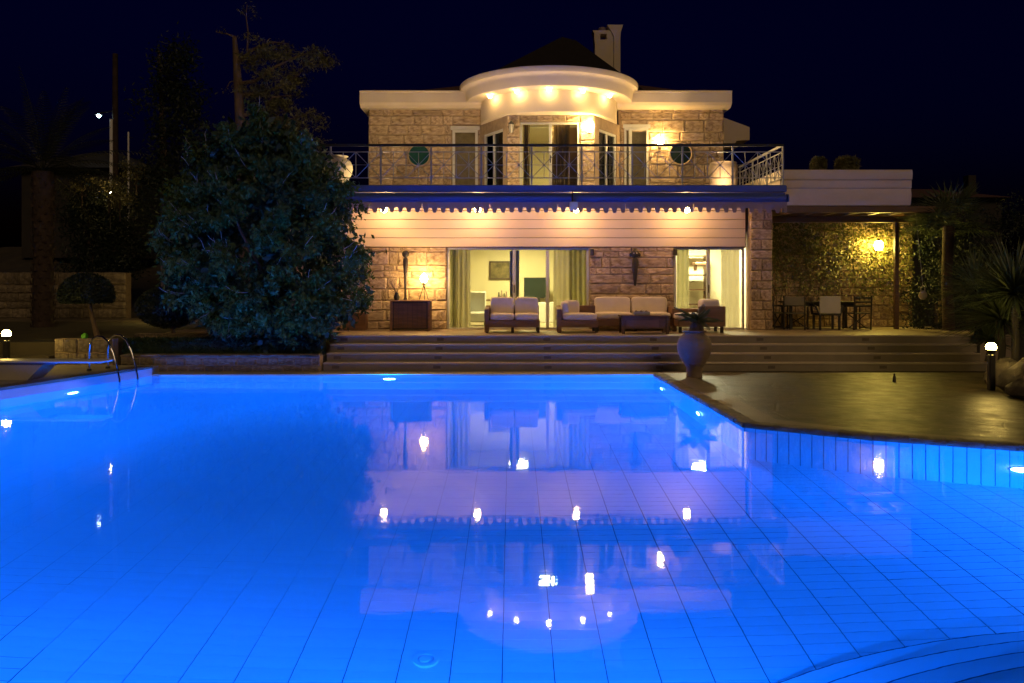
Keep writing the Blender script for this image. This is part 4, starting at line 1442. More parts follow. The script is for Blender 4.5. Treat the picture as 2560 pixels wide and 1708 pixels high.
for k in range(14):
    a, el = rr.uniform(-2.6, -.5), rr.uniform(.5, 1.25)
    p = Vector((vx_, 21.5, st_ + .18))
    d = Vector((math.cos(a) * math.cos(el) * 1.2, rr.uniform(-.1, .25), math.sin(el)))
    if k < 9: d.x = -abs(d.x)
    pts = [p.copy()]
    for s in range(6):
        p = p + d * rr.uniform(.09, .15)
        d = (d + Vector((rr.uniform(-.3, .3), rr.uniform(-.1, .1), rr.uniform(-.15, .25)))).normalized()
        p.y = min(p.y, 21.9)
        pts.append(p.copy())
    B().tube(pts, [.007, .006, .006, .005, .004, .003, .002], 5).build('branch', M['bark'], t)
# mask on the wall
mx_, mz0, mz1 = PX(1588, 21.9), PZ(716, 21.9), PZ(622, 21.9)
h = mz1 - mz0
t = thing('wall_mask', 'long dark carved mask hanging on the stone wall above the sofa', 'sculpture', (mx_, 21.92, mz0))
B().lathe([(.002, 0), (.025, .02 * h), (.05, .2 * h), (.075, .45 * h), (.085, .6 * h), (.07, .72 * h), (.05, .76 * h)], (mx_, 21.92, mz0), 14, sy=.55).build('beard', M['black_wood'], t, True)
B().lathe([(.05, .76 * h), (.10, .80 * h), (.115, .86 * h), (.10, .92 * h), (.05, .96 * h), (.03, h), (.002, h)], (mx_, 21.92, mz0), 14, sy=.55).build('face', M['black_wood'], t, True)
for s in (-1, 1):
    B().ball((mx_ + s * .04, 21.868, mz0 + .88 * h), .018, 8, 6).build('eye', M['canvas'], t, True)
    B().ball((mx_ + s * .12, 21.92, mz0 + .84 * h), .035, 8, 6, sz=1.6, sy=.5).build('ear', M['black_wood'], t, True)
for k, (px, lab) in enumerate(((1480, 'small dark speaker on the wall corner right of the wide door'), (1688, 'small dark speaker on the wall corner left of the pillar door'))):
    xx, zz = PX(px, 21.88), PZ(630, 21.88)
    t = thing('wall_speaker', lab, 'speaker', (xx, 21.88, zz), 'speakers under the fascia boards')
    B().box(xx - .05, xx + .05, 21.82, 21.93, zz - .10, zz + .08, .012).build('case', M['iron'], t)
    B().box(xx - .038, xx + .038, 21.812, 21.821, zz - .085, zz + .065, .003).build('grille', M['black_wood'], t)
    B().box(xx - .015, xx + .015, 21.93, 21.97, zz - .03, zz + .03).build('bracket', M['iron'], t)
# low chest at the far left
t = thing('low_chest', 'low brown wooden chest at the left end of the terrace wall', 'chest', (PX(890, 21.5), 21.5, ZT))
qx0, qx1 = PX(860, 21.5), PX(915, 21.5)
B().box(qx0, qx1, 21.4, 21.8, ZT, PZ(786, 21.5), .01).build('body', M['wood_mid'], t)
B().box(qx0 - .02, qx1 + .02, 21.38, 21.82, PZ(786, 21.5), PZ(782, 21.5), .008).build('lid', M['wood_mid'], t)

# ================================================================== JAR WITH CYCAD ON THE DECK
jx, jy = PX(1736, 17.4), 17.4
jar('garden_jar', 'big pale clay jar standing on the pool deck beside the steps', (jx, jy, ZD), 1.02, w=.30)
t = thing('cycad', 'dark cycad growing out of the big clay jar', 'plant', (jx, jy, ZD + .98))
B().lathe([(.002, .0), (.17, .0), (.15, .12), (.11, .24), (.002, .28)], (jx + .05, jy, ZD + .975), 14).build('trunk', M['bark'], t, True)
def frond(base, az, el, L, nl=16, wl=.16, lw=.022, droop=.9, rise=0, vshape=.5):
    """pinnate leaf: curved rachis with paired leaflets"""
    vs, fs = [], []
    p = Vector(base)
    d = Vector((math.cos(az) * math.cos(el), math.sin(az) * math.cos(el), math.sin(el)))
    side = Vector((-math.sin(az), math.cos(az), 0))
    pts = [p.copy()]
    ds = [d.copy()]
    n = 12
    for i in range(n):
        d = (d + Vector((0, 0, -droop / n))).normalized()
        p = p + d * (L / n)
        pts.append(p.copy())
        ds.append(d.copy())
    bb = B()
    bb.tube(pts, [max(.003, .012 * (1 - i / (n + 1))) for i in range(n + 1)], 4, False)
    for i in range(nl):
        tt = .12 + .88 * i / nl
        fi = tt * n
        k = min(int(fi), n - 1)
        q = pts[k].lerp(pts[k + 1], fi - k)
        dd = ds[k]
        up = side.cross(dd)
        ll = wl * math.sin(math.pi * (.18 + .78 * tt)) + .02
        for s in (-1, 1):
            o = (side * s + dd * .75 + up * vshape).normalized()
            w = dd * lw
            a = q - w * .5
            c = q + w * .5
            tip = q + o * ll + Vector((0, 0, -.15 * ll))
            mid = q + o * ll * .55
            bb.add([a, mid - w * .55, tip, mid + w * .55, c], [(0, 1, 2, 3, 4)])
    return bb
rr = random.Random(8)
for k in range(22):
    az = 2 * math.pi * k / 22 + rr.uniform(-.2, .2)
    frond((jx + .05, jy, ZD + 1.2), az, rr.uniform(.1, 1.15), rr.uniform(.38, .62), 14, .13, .02, rr.uniform(.5, 1.1)).build('frond', M['palm'], t)
o = B().lathe([(.002, 0), (.05, 0), (.055, .05), (.002, .05)], (PX(1722, 19.7), 19.7, ZT + .001), 14).build('glass_dish', M['white_paint'], None, True)
tag(o, 'small pale dish on the terrace edge behind the big jar', 'dish')

# ================================================================== POOL LAMPS, LADDER, BOARD
def pool_lamp(c, nrm, label, power, blue=True, size=.14):
    c, nrm = Vector(c), Vector(nrm).normalized()
    t = thing('pool_lamp', label, 'lamp', c, 'underwater lamps of the pool')
    rot = Vector((0, 0, 1)).rotation_difference(nrm).to_matrix()
    def disc(r0, z0, r1, z1, n=20):
        vs, fs = [], []
        for k in range(n):
            an = 2 * math.pi * k / n
            for (r, z) in ((r0, z0), (r1, z1)):
                vs.append(c + rot @ Vector((r * math.cos(an), r * math.sin(an), z)))
        for k in range(n):
            j = (k + 1) % n
            fs.append((2 * k, 2 * j, 2 * j + 1, 2 * k + 1))
        return vs, fs
    B().add(*disc(size * 1.25, .003, size, .03)).build('ring', M['chrome'], t, True)
    B().add(*disc(size, .02, .003, .045)).build('lens', M['pool_glow'], t, True)
    ld = bpy.data.lights.new('pool_lamp_light', 'POINT')
    ld.shadow_soft_size = 0.0
    ld.energy = power
    ld.color = (.0, .145, 1.0)
    lo = bpy.data.objects.new('pool_lamp_light', ld)
    col.objects.link(lo)
    lo.parent = t
    lo.location = nrm * .30
    return t
PW = 610
wl = (Vector(POOL[1]) - Vector(POOL[0])).normalized()
nl = Vector((-wl.y, wl.x, 0))
def left_pt(y):
    if y > 14.3:
        f_ = (17.96 - y) / (17.96 - 14.3)
        return -8.08 + (-9.15 + 8.08) * f_
    f_ = (14.3 - y) / (14.3 - 10.2)
    return -9.15 + (-10.35 + 9.15) * f_
pool_lamp((left_pt(15.8) + .02, 15.8, -.62), (1, -.28, 0), 'underwater lamp below the diving board side of the pool', PW * 1.7)
pool_lamp((left_pt(12.6) + .02, 12.6, -.62), (1, -.28, 0), 'underwater lamp in the left pool wall nearer than the diving board', PW * 1.9)
pool_lamp((-2.75, 17.94, -.5), (0, -1, 0), 'underwater lamp in the middle of the far pool wall', PW * 1.5)
pool_lamp((3.20, 17.0, -1.1), (-1, 0, 0), 'farther underwater lamp in the right pool wall', PW * 1.5)
pool_lamp((3.28, 14.0, -1.1), (-1, 0, 0), 'nearer underwater lamp in the right pool wall before the corner', PW * 1.5)
pool_lamp((6.36, 9.95, -1.05), (-.45, -1, 0), 'bright underwater lamp at the right edge of the picture', PW * 1.35)
pool_lamp((-7, 3.93, -.7), (0, 1, 0), 'underwater lamp in the near pool wall at the far left', PW)
pool_lamp((-3, 3.93, -.7), (0, 1, 0), 'underwater lamp in the near pool wall left of the camera', PW)
pool_lamp((.6, 3.93, -.7), (0, 1, 0), 'underwater lamp in the near pool wall under the camera', PW)
pool_lamp((-10.33, 7.5, -.7), (1, 0, 0), 'underwater lamp in the near left pool wall', PW * 1.7)
pool_lamp((8.2, 7.3, -.5), (-1, .1, 0), 'underwater lamp beside the curved pool steps', PW * .7)
# floor drain
fx, fy = (1065 - 1280) / 2000 * 6.3, 6.3
t = thing('floor_drain', 'round white drain fitting on the pool floor', 'drain', (fx, fy, -DEPTH))
B().lathe([(.105, .001), (.10, .02), (.07, .022), (.066, .006)], (fx, fy, -DEPTH), 28).build('rim', M['white_paint'], t, True)
B().lathe([(.045, .006), (.04, .026), (.002, .03)], (fx - .01, fy, -DEPTH), 20).build('plug', M['white_paint'], t, True)
B().lathe([(.066, .004), (.002, .004)], (fx, fy, -DEPTH), 20).build('dish', M['tile'], t, True)

# ladder
lad = thing('pool_ladder', 'curved polished steel pool ladder at the far left corner', 'ladder', (-8.6, 17.1, ZL))
def lad_pt(y, off, z):
    return Vector((left_pt(y), y, 0)) + nl * off + Vector((0, 0, z))
for y in (16.85, 17.35):
    pts = [lad_pt(y, -.62, ZL + .005), lad_pt(y, -.62, .62), lad_pt(y, -.60, .78), lad_pt(y, -.52, .90), lad_pt(y, -.40, .955), lad_pt(y, -.26, .94), lad_pt(y, -.12, .84), lad_pt(y, .0, .62), lad_pt(y, .10, .34), lad_pt(y, .16, .06), lad_pt(y, .18, -.2), lad_pt(y, .18, -1.2)]
    B().tube(pts, .024, 10).build('rail', M['chrome'], lad, True)
    B().lathe([(.024, .05), (.045, .045), (.05, .003), (.024, .003)], lad_pt(y, -.62, ZL + .002), 14).build('base_flange', M['iron'], lad, True)
for z in (-.25, -.55, -.85, -1.1):
    a, c = lad_pt(16.87, .18, z), lad_pt(17.33, .18, z)
    B().tube([a, c], .03, 8).build('rung', M['chrome'], lad, True)
# diving board
db = thing('diving_board', 'white diving board on a concrete base over the left pool edge', 'diving board', (-9.8, 15.6, ZL))
tip = P(283, 897, 15.9)
bz = tip.z
B().box(-12.2, tip.x, 15.45, 15.93, bz - .045, bz, .02).build('board', M['white_paint'], db)
B().box(-12.2, tip.x - 1.0, 15.5, 15.88, bz - .075, bz - .046).build('board_rib', M['slab_paint'], db)
B().ext_y([(-11.6, ZL), (-9.35, ZL), (-9.05, bz - .08), (-11.2, bz - .08)][::1], 15.42, 15.96).build('base', M['concrete'], db)
B().ext_y([(-13.6, ZL), (-11.75, ZL), (-11.9, bz - .13), (-12.1, bz - .08), (-13.6, bz - .08)], 15.4, 15.95).build('rear_base', M['concrete'], db)

# ================================================================== LEFT GARDEN
struct(B().slab([(-60, 19.75), (-5.2, 19.75), (-6.4, 22.3), (-6.4, 60), (-60, 60)], -.05, .70).build('lawn', M['lawn']))
struct(B().slab([(-30, 28.5), (-9, 28.5), (-9, 30.8), (-30, 30.8)], .69, .712).build('garden_path', M['path']))
gw = thing('low_garden_wall', 'low stone retaining wall between the pool and the hedge', 'wall', (-6.5, 18.45, ZD))
core = B().box(-9.0, -4.42, 18.42, 18.7, -.05, .395).build('wall_core', M['mortar'], gw)
lay_stones(core, (-9.0, 18.42), (-4.42, 18.42), ZD, .36, rows=(.13, .2), widths=(.2, .48), seed=51, kinds=GSTONES, gap=.018)
for k in range(10):
    B().box(-9.0 + .458 * k, -9.0 + .458 * (k + 1) - .012, 18.37, 18.74, .396, .432, .008).build('cap_stone', M['grey_stone'], gw)
gw = thing('planter_wall', 'upper rubble stone edging behind the hedge', 'wall', (-7, 19.6, .4))
core = B().box(-9.2, -5.0, 19.5, 19.75, .3, .845).build('wall_core', M['mortar'], gw)
lay_stones(core, (-9.2, 19.5), (-5.0, 19.5), .6, .85, rows=(.07, .12), widths=(.08, .2), seed=52, kinds=GSTONES, gap=.012, depth=.08)
gw = thing('block_wall', 'short block wall behind the pool ladder', 'wall', (-10, 18.6, .2))
core = B().box(-10.6, -9.25, 18.55, 18.8, .1, .79).build('wall_core', M['mortar'], gw)
lay_stones(core, (-10.6, 18.55), (-9.25, 18.55), ZL, .79, rows=(.18, .3), widths=(.2, .5), seed=53, kinds=GSTONES)
struct(B().box(-9.2, -4.42, 18.72, 19.5, -.05, .38).build('planting_bed', M['ground']))
struct(B().box(-60, -9.26, 18.8, 19.75, -.05, .69).build('planting_bed', M['ground']))
struct(B().box(-60, -10.62, 18.36, 18.8, -.05, .40).build('planting_bed', M['ground']))
gx_, gz_ = PX(213, 18.7), .793
o = B().box(gx_ - .055, gx_ + .055, 18.62, 18.74, gz_ - .003, gz_ + .10, .012).box(gx_ - .03, gx_ + .03, 18.65, 18.71, gz_ + .10, gz_ + .12, .006).build('green_box', M['green_paint'])
tag(o, 'small bright green box on top of the block wall behind the ladder', 'box')
# back wall
bw = thing('back_wall', 'weathered stone boundary wall at the back of the left garden', 'wall', (-17.5, 31, .7))
core = B().box(-24, -14.95, 31.0, 31.4, .6, 2.46).build('wall_core', M['mortar'], bw)
lay_stones(core, (-20.6, 31.0), (-14.95, 31.0), .7, 2.48, rows=(.24, .4), widths=(.35, .75), seed=54, kinds=GSTONES, depth=.16, proud=.07)

def foliage(name, mat, centres, per, spread, L, W, parent, stretch=(1, 1, 1), droop=0., flat=None):
    pos = clump_cloud(centres, per, spread, stretch)
    v, f = leaf_verts(pos, L, W, None, droop, flat)
    return arr_obj(name, v, f, M[mat], parent)

# box hedge
n = 9000
hx_ = rng.uniform(-9.15, -4.45, n)
hz_ = .40 + rng.uniform(0, .36, n)
hy_ = 18.78 + rng.uniform(0, .6, n)
face = rng.uniform(size=n)
hy_ = np.where(face < .55, 18.78 + np.abs(rng.normal(size=n)) * .03, hy_)
hz_ = np.where(face >= .55, .76 - np.abs(rng.normal(size=n)) * .03, hz_)
v, f = leaf_verts(np.stack([hx_, hy_, hz_], 1), .05, .03)
t = thing('box_hedge', 'low dark clipped hedge along the pool end left of the steps', 'hedge', (-6.8, 19, .38))
arr_obj('foliage', v, f, M['leaf3'], t)
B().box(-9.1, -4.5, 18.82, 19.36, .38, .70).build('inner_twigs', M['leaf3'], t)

# big shrub tree
prof = [(835, 620, 800), (800, 520, 880), (760, 470, 915), (720, 445, 925), (680, 420, 935), (640, 405, 935), (610, 400, 915), (570, 415, 885), (530, 420, 890), (495, 425, 905), (460, 440, 885), (430, 462, 856), (400, 485, 815), (375, 515, 780), (350, 545, 745), (325, 570, 700)]
tree = thing('shrub_tree', 'big bushy dark tree between the pool and the villa', 'tree', (-5.5, 19.6, .4))
YT = 19.0
cent = []
rr = random.Random(77)
def crown_pt(lo, hi, edge):
    while True:
        py = rr.uniform(335, 835)
        for (a, c) in zip(prof[:-1], prof[1:]):
            if c[0] <= py <= a[0]:
                f_ = (py - c[0]) / (a[0] - c[0])
                l_, r_ = c[1] + (a[1] - c[1]) * f_, c[2] + (a[2] - c[2]) * f_
        m_, hw = (l_ + r_) / 2, (r_ - l_) / 2
        s = rr.uniform(-1, 1)
        s = math.copysign(abs(s) ** .75, s) * edge
        px = m_ + s * hw
        dpt = 1.5 * math.sqrt(max(0, 1 - s * s)) * (.55 + .45 * math.sin(math.pi * (835 - py) / 520))
        yy = max(YT + rr.choice((-1, -1, 1)) * dpt * rr.uniform(lo, hi), 17.6)
        if lo > .5 and py < 430 and rr.random() < .45: continue
        if lo > .5 and math.sin(px * .045 + 1.2) * math.sin(py * .05 + .6) > .34: continue
        return ((px - 1280) * YT / F, yy, HC - (py - YH) * YT / F)
cent = np.array([crown_pt(.7, 1.0, rr.choice((.82, .90, .96, 1.0))) for _ in range(370)])
spur = []
spur_lines = []
for _ in range(26):
    a0 = np.array(crown_pt(.7, 1.0, rr.choice((.9, .96))))
    o_ = a0 - np.array((-5.9, 19.0, 2.9))
    o_ = o_ / np.linalg.norm(o_) + np.array([rr.uniform(-.3, .3), rr.uniform(-.5, .1), rr.uniform(-.1, .5)])
    ln = rr.uniform(.15, .42)
    spur += [a0 + o_ * ln * q for q in (.35, .6, .85, 1.0)]
    spur_lines.append((a0 - o_ * .3, a0 + o_ * ln))
cent = np.concatenate([cent, np.array(spur)])
inner = np.array([crown_pt(0, .6, .82) for _ in range(260)])
parts = []
for c in cent:
    k = rr.randrange(45, 135)
    d = np.array([rr.uniform(-1, 1), rr.uniform(-1, .2), rr.uniform(-1.2, .4)])
    d /= np.linalg.norm(d)
    tt = rng.uniform(-.25, .25, (k, 1))
    parts.append(c + d * tt + rng.normal(size=(k, 3)) * .07)
pos = np.concatenate(parts)
v, f = leaf_verts(pos, .125, .052, None, .9)
crown = arr_obj('crown', v, f, M['leaf'], tree)
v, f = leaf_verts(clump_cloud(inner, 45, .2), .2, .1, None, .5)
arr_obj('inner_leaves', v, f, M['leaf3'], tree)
base = Vector((-5.5, 19.55, .4))
for k in range(9):
    an = rr.uniform(0, 6.28)
    b0 = base + Vector((rr.uniform(-.35, .35), rr.uniform(-.1, .1), 0))
    target = Vector(cent[rr.randrange(len(cent))])
    pts = [b0]
    for s in range(1, 7):
        q = b0.lerp(target, s / 6) + Vector((rr.uniform(-.12, .12), rr.uniform(-.1, .1), .35 * math.sin(math.pi * s / 6)))
        pts.append(q)
    B().tube(pts, [.075, .06, .05, .04, .03, .02, .01], 7).build('trunk', M['bark'], tree, True)
for (p0, p1) in spur_lines:
    B().tube([p0, (p0 + p1) / 2 + np.array([0, 0, .05]), p1], [.02, .013, .005], 5).build('limb', M['bark'], tree)
# bare grey twigs that stick out
b = B()
for k in range(170):
    c = Vector(cent[rr.randrange(len(cent))])
    out = (c - Vector((-5.9, 19.2, 2.6)))
    out.normalize()
    p = c - out * .25
    d = (out + Vector((rr.uniform(-.5, .5), rr.uniform(-.6, .1), rr.uniform(0, .8)))).normalized()
    pts = [p.copy()]
    for s in range(4):
        p = p + d * rr.uniform(.09, .17)
        d = (d + Vector((rr.uniform(-.35, .35), rr.uniform(-.35, .35), rr.uniform(-.1, .35)))).normalized()
        pts.append(p.copy())
    b.tube(pts, [.011, .010, .008, .006, .004], 4, False)
tw = b.build('twigs', M['twig'], tree)
tw['kind'] = 'stuff'
# a few taller shoots on top
shoots = []
for (px, py0, py1) in ((528, 400, 322), (480, 395, 345), (600, 400, 345), (640, 390, 350), (690, 395, 352), (735, 400, 350), (560, 380, 345)):
    pts = [Vector(((px + rr.uniform(-10, 10) - 1280) * YT / F, YT - .3, PZ(py0 + (py1 - py0) * s / 4, YT))) for s in range(5)]
    B().tube(pts, [.014, .012, .01, .007, .004], 5).build('shoot', M['twig'], tree)
    for q in pts[2:]:
        shoots += [tuple(q)] * 1
v, f = leaf_verts(clump_cloud(shoots, 26, .07), .09, .03)
arr_obj('shoot_leaves', v, f, M['leaf'], tree)

# eucalyptus-like tree behind
YE = 27.0
et = thing('conifer_tree', 'tall ragged tree with bare trunk rising behind the shrub tree', 'tree', (PX(605, YE), YE, .6))
def pe(px, py, dy=0): 
    return Vector((PX(px, YE), YE + dy, PZ(py, YE)))
B().tube([pe(612, 790), pe(606, 560), pe(603, 380), pe(600, 300), pe(595, 210), pe(590, 140), pe(586, 92)], [.22, .2, .18, .165, .145, .11, .07], 12).build('trunk', M['bark'], et, True)
limbs = [[(597, 210), (640, 200), (700, 175), (745, 150), (790, 130)], [(598, 240), (650, 225), (700, 215), (760, 190)], [(586, 92), (570, 88), (548, 78), (535, 76)],
         [(600, 290), (650, 280), (690, 250), (730, 235)], [(592, 160), (640, 130), (690, 115), (715, 105)], [(603, 330), (660, 320), (720, 300), (790, 275)], [(602, 360), (640, 350), (700, 340), (770, 350)], [(618, 140), (622, 80), (619, 45), (622, 15)], [(598, 200), (575, 205), (562, 220)], [(600, 310), (640, 300), (680, 290), (720, 285)]]
ec = []
for k, lm in enumerate(limbs):
    pts = [pe(x, y, rr.uniform(-.5, .3) * (i > 0)) for i, (x, y) in enumerate(lm)]
    r0 = .075 if k not in (2, 7, 8) else .035
    B().tube(pts, [r0 * (1 - .75 * i / (len(pts) - 1)) for i in range(len(pts))], 7).build('limb', M['bark'], et, True)
    if k not in (2, 7, 8):
        for i in range(1, len(pts)):
            for s in range(4):
                ec.append(tuple(pts[i - 1].lerp(pts[i], rr.uniform(.3, 1)) + Vector((rr.uniform(-.15, .15), rr.uniform(-.4, .4), rr.uniform(-.5, .05)))))
for (x, y) in ((650, 110), (672, 130), (705, 145), (640, 150), (685, 180), (660, 240), (695, 265), (730, 222), (755, 330), (790, 350), (740, 320), (790, 140), (806, 160), (815, 140), (770, 172), (745, 190), (782, 290), (803, 305), (700, 315), (650, 335), (690, 355), (640, 365), (720, 375)):
    for s in range(2):
        ec.append(tuple(pe(x + rr.uniform(-9, 9), y + rr.uniform(-7, 7), rr.uniform(-.8, .8))))
tp = [tuple(pe(x, y)) for (x, y) in ((605, 30), (600, 25), (620, 15), (632, 12), (638, 25), (630, 40), (612, 22), (560, 80), (545, 78), (565, 225), (640, 38))]
v1, f1 = leaf_verts(clump_cloud(ec, 78, .13, (1.25, 1, .75)), .13, .042, None, .3)
v2, f2 = leaf_verts(clump_cloud(tp, 10, .07), .12, .03, None, 1.0)
arr_obj('crown', np.concatenate([v1, v2]), np.concatenate([f1, f2 + len(v1)]), M['leaf2'], et)

# dark tall trees further left
def tall_tree(px, ytop, ybot, wpx, Y, label, seed, mat='leaf_unlit'):
    rr = random.Random(seed)
    t = thing('tall_tree', label, 'tree', (PX(px, Y), Y, .6), 'tall dark trees behind the garden')
    B().tube([(PX(px, Y), Y, .6), (PX(px - 6, Y), Y, PZ((ytop + ybot) / 2, Y)), (PX(px - 18, Y), Y, PZ(ytop, Y))], [.2, .14, .04], 8).build('trunk', M['bark'], t, True)
    cs = []
    for k in range(170):
        f_ = rr.random()
        w = wpx * (.35 + .65 * math.sin(math.pi * min(1, .15 + f_ * .8)))
        cs.append((PX(px + 30 + rr.uniform(-1, 1) * w * rr.uniform(.5, 1), Y), Y + rr.uniform(-1.2, 1.2), PZ(ybot + (ytop - ybot) * f_, Y)))
    v, f = leaf_verts(clump_cloud(cs, 80, .25, (1, 1, 1.2)), .2, .06, None, .6)
    arr_obj('crown', v, f, M[mat], t)
tall_tree(415, 125, 620, 85, 33, 'tall dark tree left of the ragged tree', 5)
tall_tree(560, 430, 700, 110, 31, 'dark leafy tree behind the left part of the shrub tree', 6)
tall_tree(230, 470, 690, 130, 36, 'broad dark tree above the back garden wall', 8)

# palms
def palm_tree(px, py0, py1, Y, label, nf=34, L=2.4, r=.24, seed=2):
    rr = random.Random(seed)
    x = PX(px, Y)
    z1 = PZ(py1, Y)
    t = thing('palm_tree', label, 'palm', (x, Y, .6), 'palms')
    B().tube([(x, Y, .6), (x, Y, (z1 + .6) / 2), (x, Y, z1)], [r * 1.1, r, r * 1.15], 12).build('trunk', M['bark_dark'], t, True)
    k = 0
    zz = .7
    while zz < z1 - .05:
        for a in range(7):
            an = 2 * math.pi * (a + .5 * (k % 2)) / 7
            c = Vector((x + r * math.cos(an), Y + r * math.sin(an), zz))
            n_ = Vector((math.cos(an), math.sin(an), .5)).normalized()
            s_ = Vector((-math.sin(an), math.cos(an), 0))
            B().add([c - s_ * .09, c + n_ * .08 - Vector((0, 0, .05)), c + s_ * .09, c + n_ * .09 + Vector((0, 0, .11))], [(0, 1, 3), (1, 2, 3)]).build('leaf_base', M['bark_dark'], t)
        zz += .22
        k += 1
    for k in range(nf):
        az = 2 * math.pi * rr.random()
        frond((x, Y, z1), az, rr.uniform(-.1, 1.45), L * rr.uniform(.8, 1.1), 26, .42, .03, rr.uniform(.8, 1.5), vshape=.35).build('frond', M['palm_unlit'], t)
palm_tree(108, 640, 430, 25, 'tall dark palm at the far left edge', 34, 3.4, .28, 2)

# topiaries
def topiary(px0, px1, py0, py1, tpx, tbase, Y, label, dome=False, seed=3):
    rr = np.random.default_rng(seed)
    cx, cz = PX((px0 + px1) / 2, Y), PZ((py0 + py1) / 2, Y)
    a, c = (px1 - px0) / 2 * Y / F, (py1 - py0) / 2 * Y / F
    zb = PZ(tbase, Y)
    tx = PX(tpx, Y)
    t = thing('topiary', label, 'topiary', (tx, Y, zb), 'clipped trees in the left garden')
    B().tube([(tx, Y, zb), ((tx + cx) / 2, Y, (zb + cz) / 2 - .1), (cx, Y, cz)], [.07, .055, .045], 8).build('trunk', M['bark'], t, True)
    n = 9000
    d = rr.normal(size=(n, 3))
    d /= np.linalg.norm(d, axis=1, keepdims=True)
    if dome:
        d[:, 2] = np.where(d[:, 2] < -.35, -.35 * rr.uniform(.8, 1, n), d[:, 2])
        s = np.array([a, a, c * 1.45])
        o = np.array([cx, Y, cz - c * .45])
    else:
        s = np.array([a, a, c])
        o = np.array([cx, Y, cz])
    pos = o + d * s * rr.uniform(.9, 1.02, (n, 1))
    v, f = leaf_verts(pos, .06, .035, d + rr.normal(size=(n, 3)) * .8)
    arr_obj('crown', v, f, M['leaf_unlit'], t)
    core = B().ball(tuple(o), 1.0, 20, 12)
    core.v = [(o[0] + (q[0] - o[0]) * s[0] * .9, o[1] + (q[1] - o[1]) * s[1] * .9, o[2] + max(q[2] - o[2], -.3 if dome else -1) * s[2] * .9) for q in core.v]
    core.build('inner_twigs', M['leaf_unlit'], t, True)
topiary(155, 278, 685, 757, 243, 841, 20.2, 'umbrella shaped clipped tree in front of the left stone wall', True)
topiary(348, 500, 718, 818, 437, 852, 19.95, 'round clipped tree half behind the big shrub tree', False, 5)

# hillside, neighbour's house, pole with lamp
b = B()
nx, ny = 24, 12
vs = [(-70 + 58 * i / nx, 33 + 40 * j / ny, .3 + min(1, j / 5) * 5.0 * (1 - .55 * (i / nx) ** 2) + .35 * math.sin(i * 1.3 + j) ) for j in range(ny + 1) for i in range(nx + 1)]
fs = [(j * (nx + 1) + i, j * (nx + 1) + i + 1, (j + 1) * (nx + 1) + i + 1, (j + 1) * (nx + 1) + i) for j in range(ny) for i in range(nx)]
struct(b.add(vs, fs).build('hillside', M['ground']))
nh = thing('neighbour_house', 'dark unlit house with a low roof on the slope at the left', 'house', (-24, 47, 4))
B().box(-28.2, -21.6, 46, 52, 3.5, 8.6).build('wall', M['dark_wall'], nh)
b = B()
b.add([(-28.8, 45.4, 8.6), (-21.0, 45.4, 8.6), (-21.0, 52.6, 8.6), (-28.8, 52.6, 8.6), (-26, 49, 10.0), (-24, 49, 10.0)], [(0, 1, 5, 4), (1, 2, 5), (2, 3, 4, 5), (3, 0, 4), (3, 2, 1, 0)])
b.build('roof', M['dark_wall'], nh)
B().box(-25.4, -24.2, 45.97, 46.0, 5.6, 7.0).build('window', M['dark_glass'], nh)
YPp = 45.0
t = thing('utility_pole', 'tall pole with a lit street lamp on an arm at the left', 'pole', (PX(288, YPp), YPp, 4))
xp = PX(288, YPp)
B().tube([(xp, YPp, 3.5), (xp, YPp, PZ(135, YPp))], [.2, .14], 10).build('pole', M['bark_dark'], t, True)
B().tube([(xp - .14, YPp - .17, 6.5), (xp - .14, YPp - .17, PZ(300, YPp))], .09, 8).build('lit_strip', M['white_paint'], t, True)  # white strip that paints the lamplight on the pole's lower left side
xl, zl = PX(247, YPp), PZ(290, YPp)
B().tube([(xp, YPp, PZ(275, YPp)), (xp - .35, YPp, PZ(280, YPp)), (xl, YPp, zl + .16)], .035, 6).build('arm', M['iron'], t, True)
B().lathe([(.002, .2), (.14, .16), (.2, .05)], (xl, YPp, zl), 14).build('shade', M['iron'], t, True)
B().ball((xl, YPp, zl), .10, 12, 8).build('bulb', M['street_glow'], t, True)
t = thing('aerial_mast', 'thin short white mast beside the utility pole', 'mast', (PX(321, 44), 44, 6))
B().tube([(PX(321, 44), 44, 4.5), (PX(321, 44), 44, PZ(330, 44))], .05, 6).build('mast', M['white_paint'], t)
B().tube([(PX(310, 44), 44, PZ(342, 44)), (PX(333, 44), 44, PZ(345, 44))], .02, 5).build('cross_arm', M['iron'], t)
# shrubs on the slope with a hidden garden lamp
hl = P(276, 482, 34.6)
t = thing('slope_lamp', 'small yellow garden lamp among shrubs on the slope', 'lamp', (hl.x, hl.y, hl.z - .6))
B().tube([(hl.x, hl.y, hl.z - 1.6), (hl.x, hl.y, hl.z - .08)], .03, 6).build('post', M['iron'], t)
B().ball((hl.x, hl.y, hl.z), .05, 10, 7).build('bulb', M['sconce_glow'], t, True)
for k, (px, py, s, lab) in enumerate(((272, 468, .5, 'yellow lit shrub on the dark slope at the left'), (205, 458, .45, 'small shrub left of the yellow lit one on the slope'), (300, 495, .4, 'small shrub below the yellow lit one on the slope'), (342, 430, .6, 'brownish shrub highest on the lit slope'))):
    p = P(px, py, 34 + (k % 2) * .6)
    t = thing('slope_shrub', lab, 'shrub', (p.x, p.y, p.z - s - .5), 'shrubs on the slope')
    cs = [(p.x + rr.uniform(-s, s), p.y + rr.uniform(-.3, .3), p.z + rr.uniform(-s * .7, s * .5)) for _ in range(16)]
    v, f = leaf_verts(clump_cloud(cs, 40, .12), .12, .05)
    arr_obj('foliage', v, f, M['leaf2'], t)
    B().tube([(p.x, p.y, p.z - s - .6), (p.x, p.y, p.z)], .03, 6).build('stem', M['bark_dark'], t)

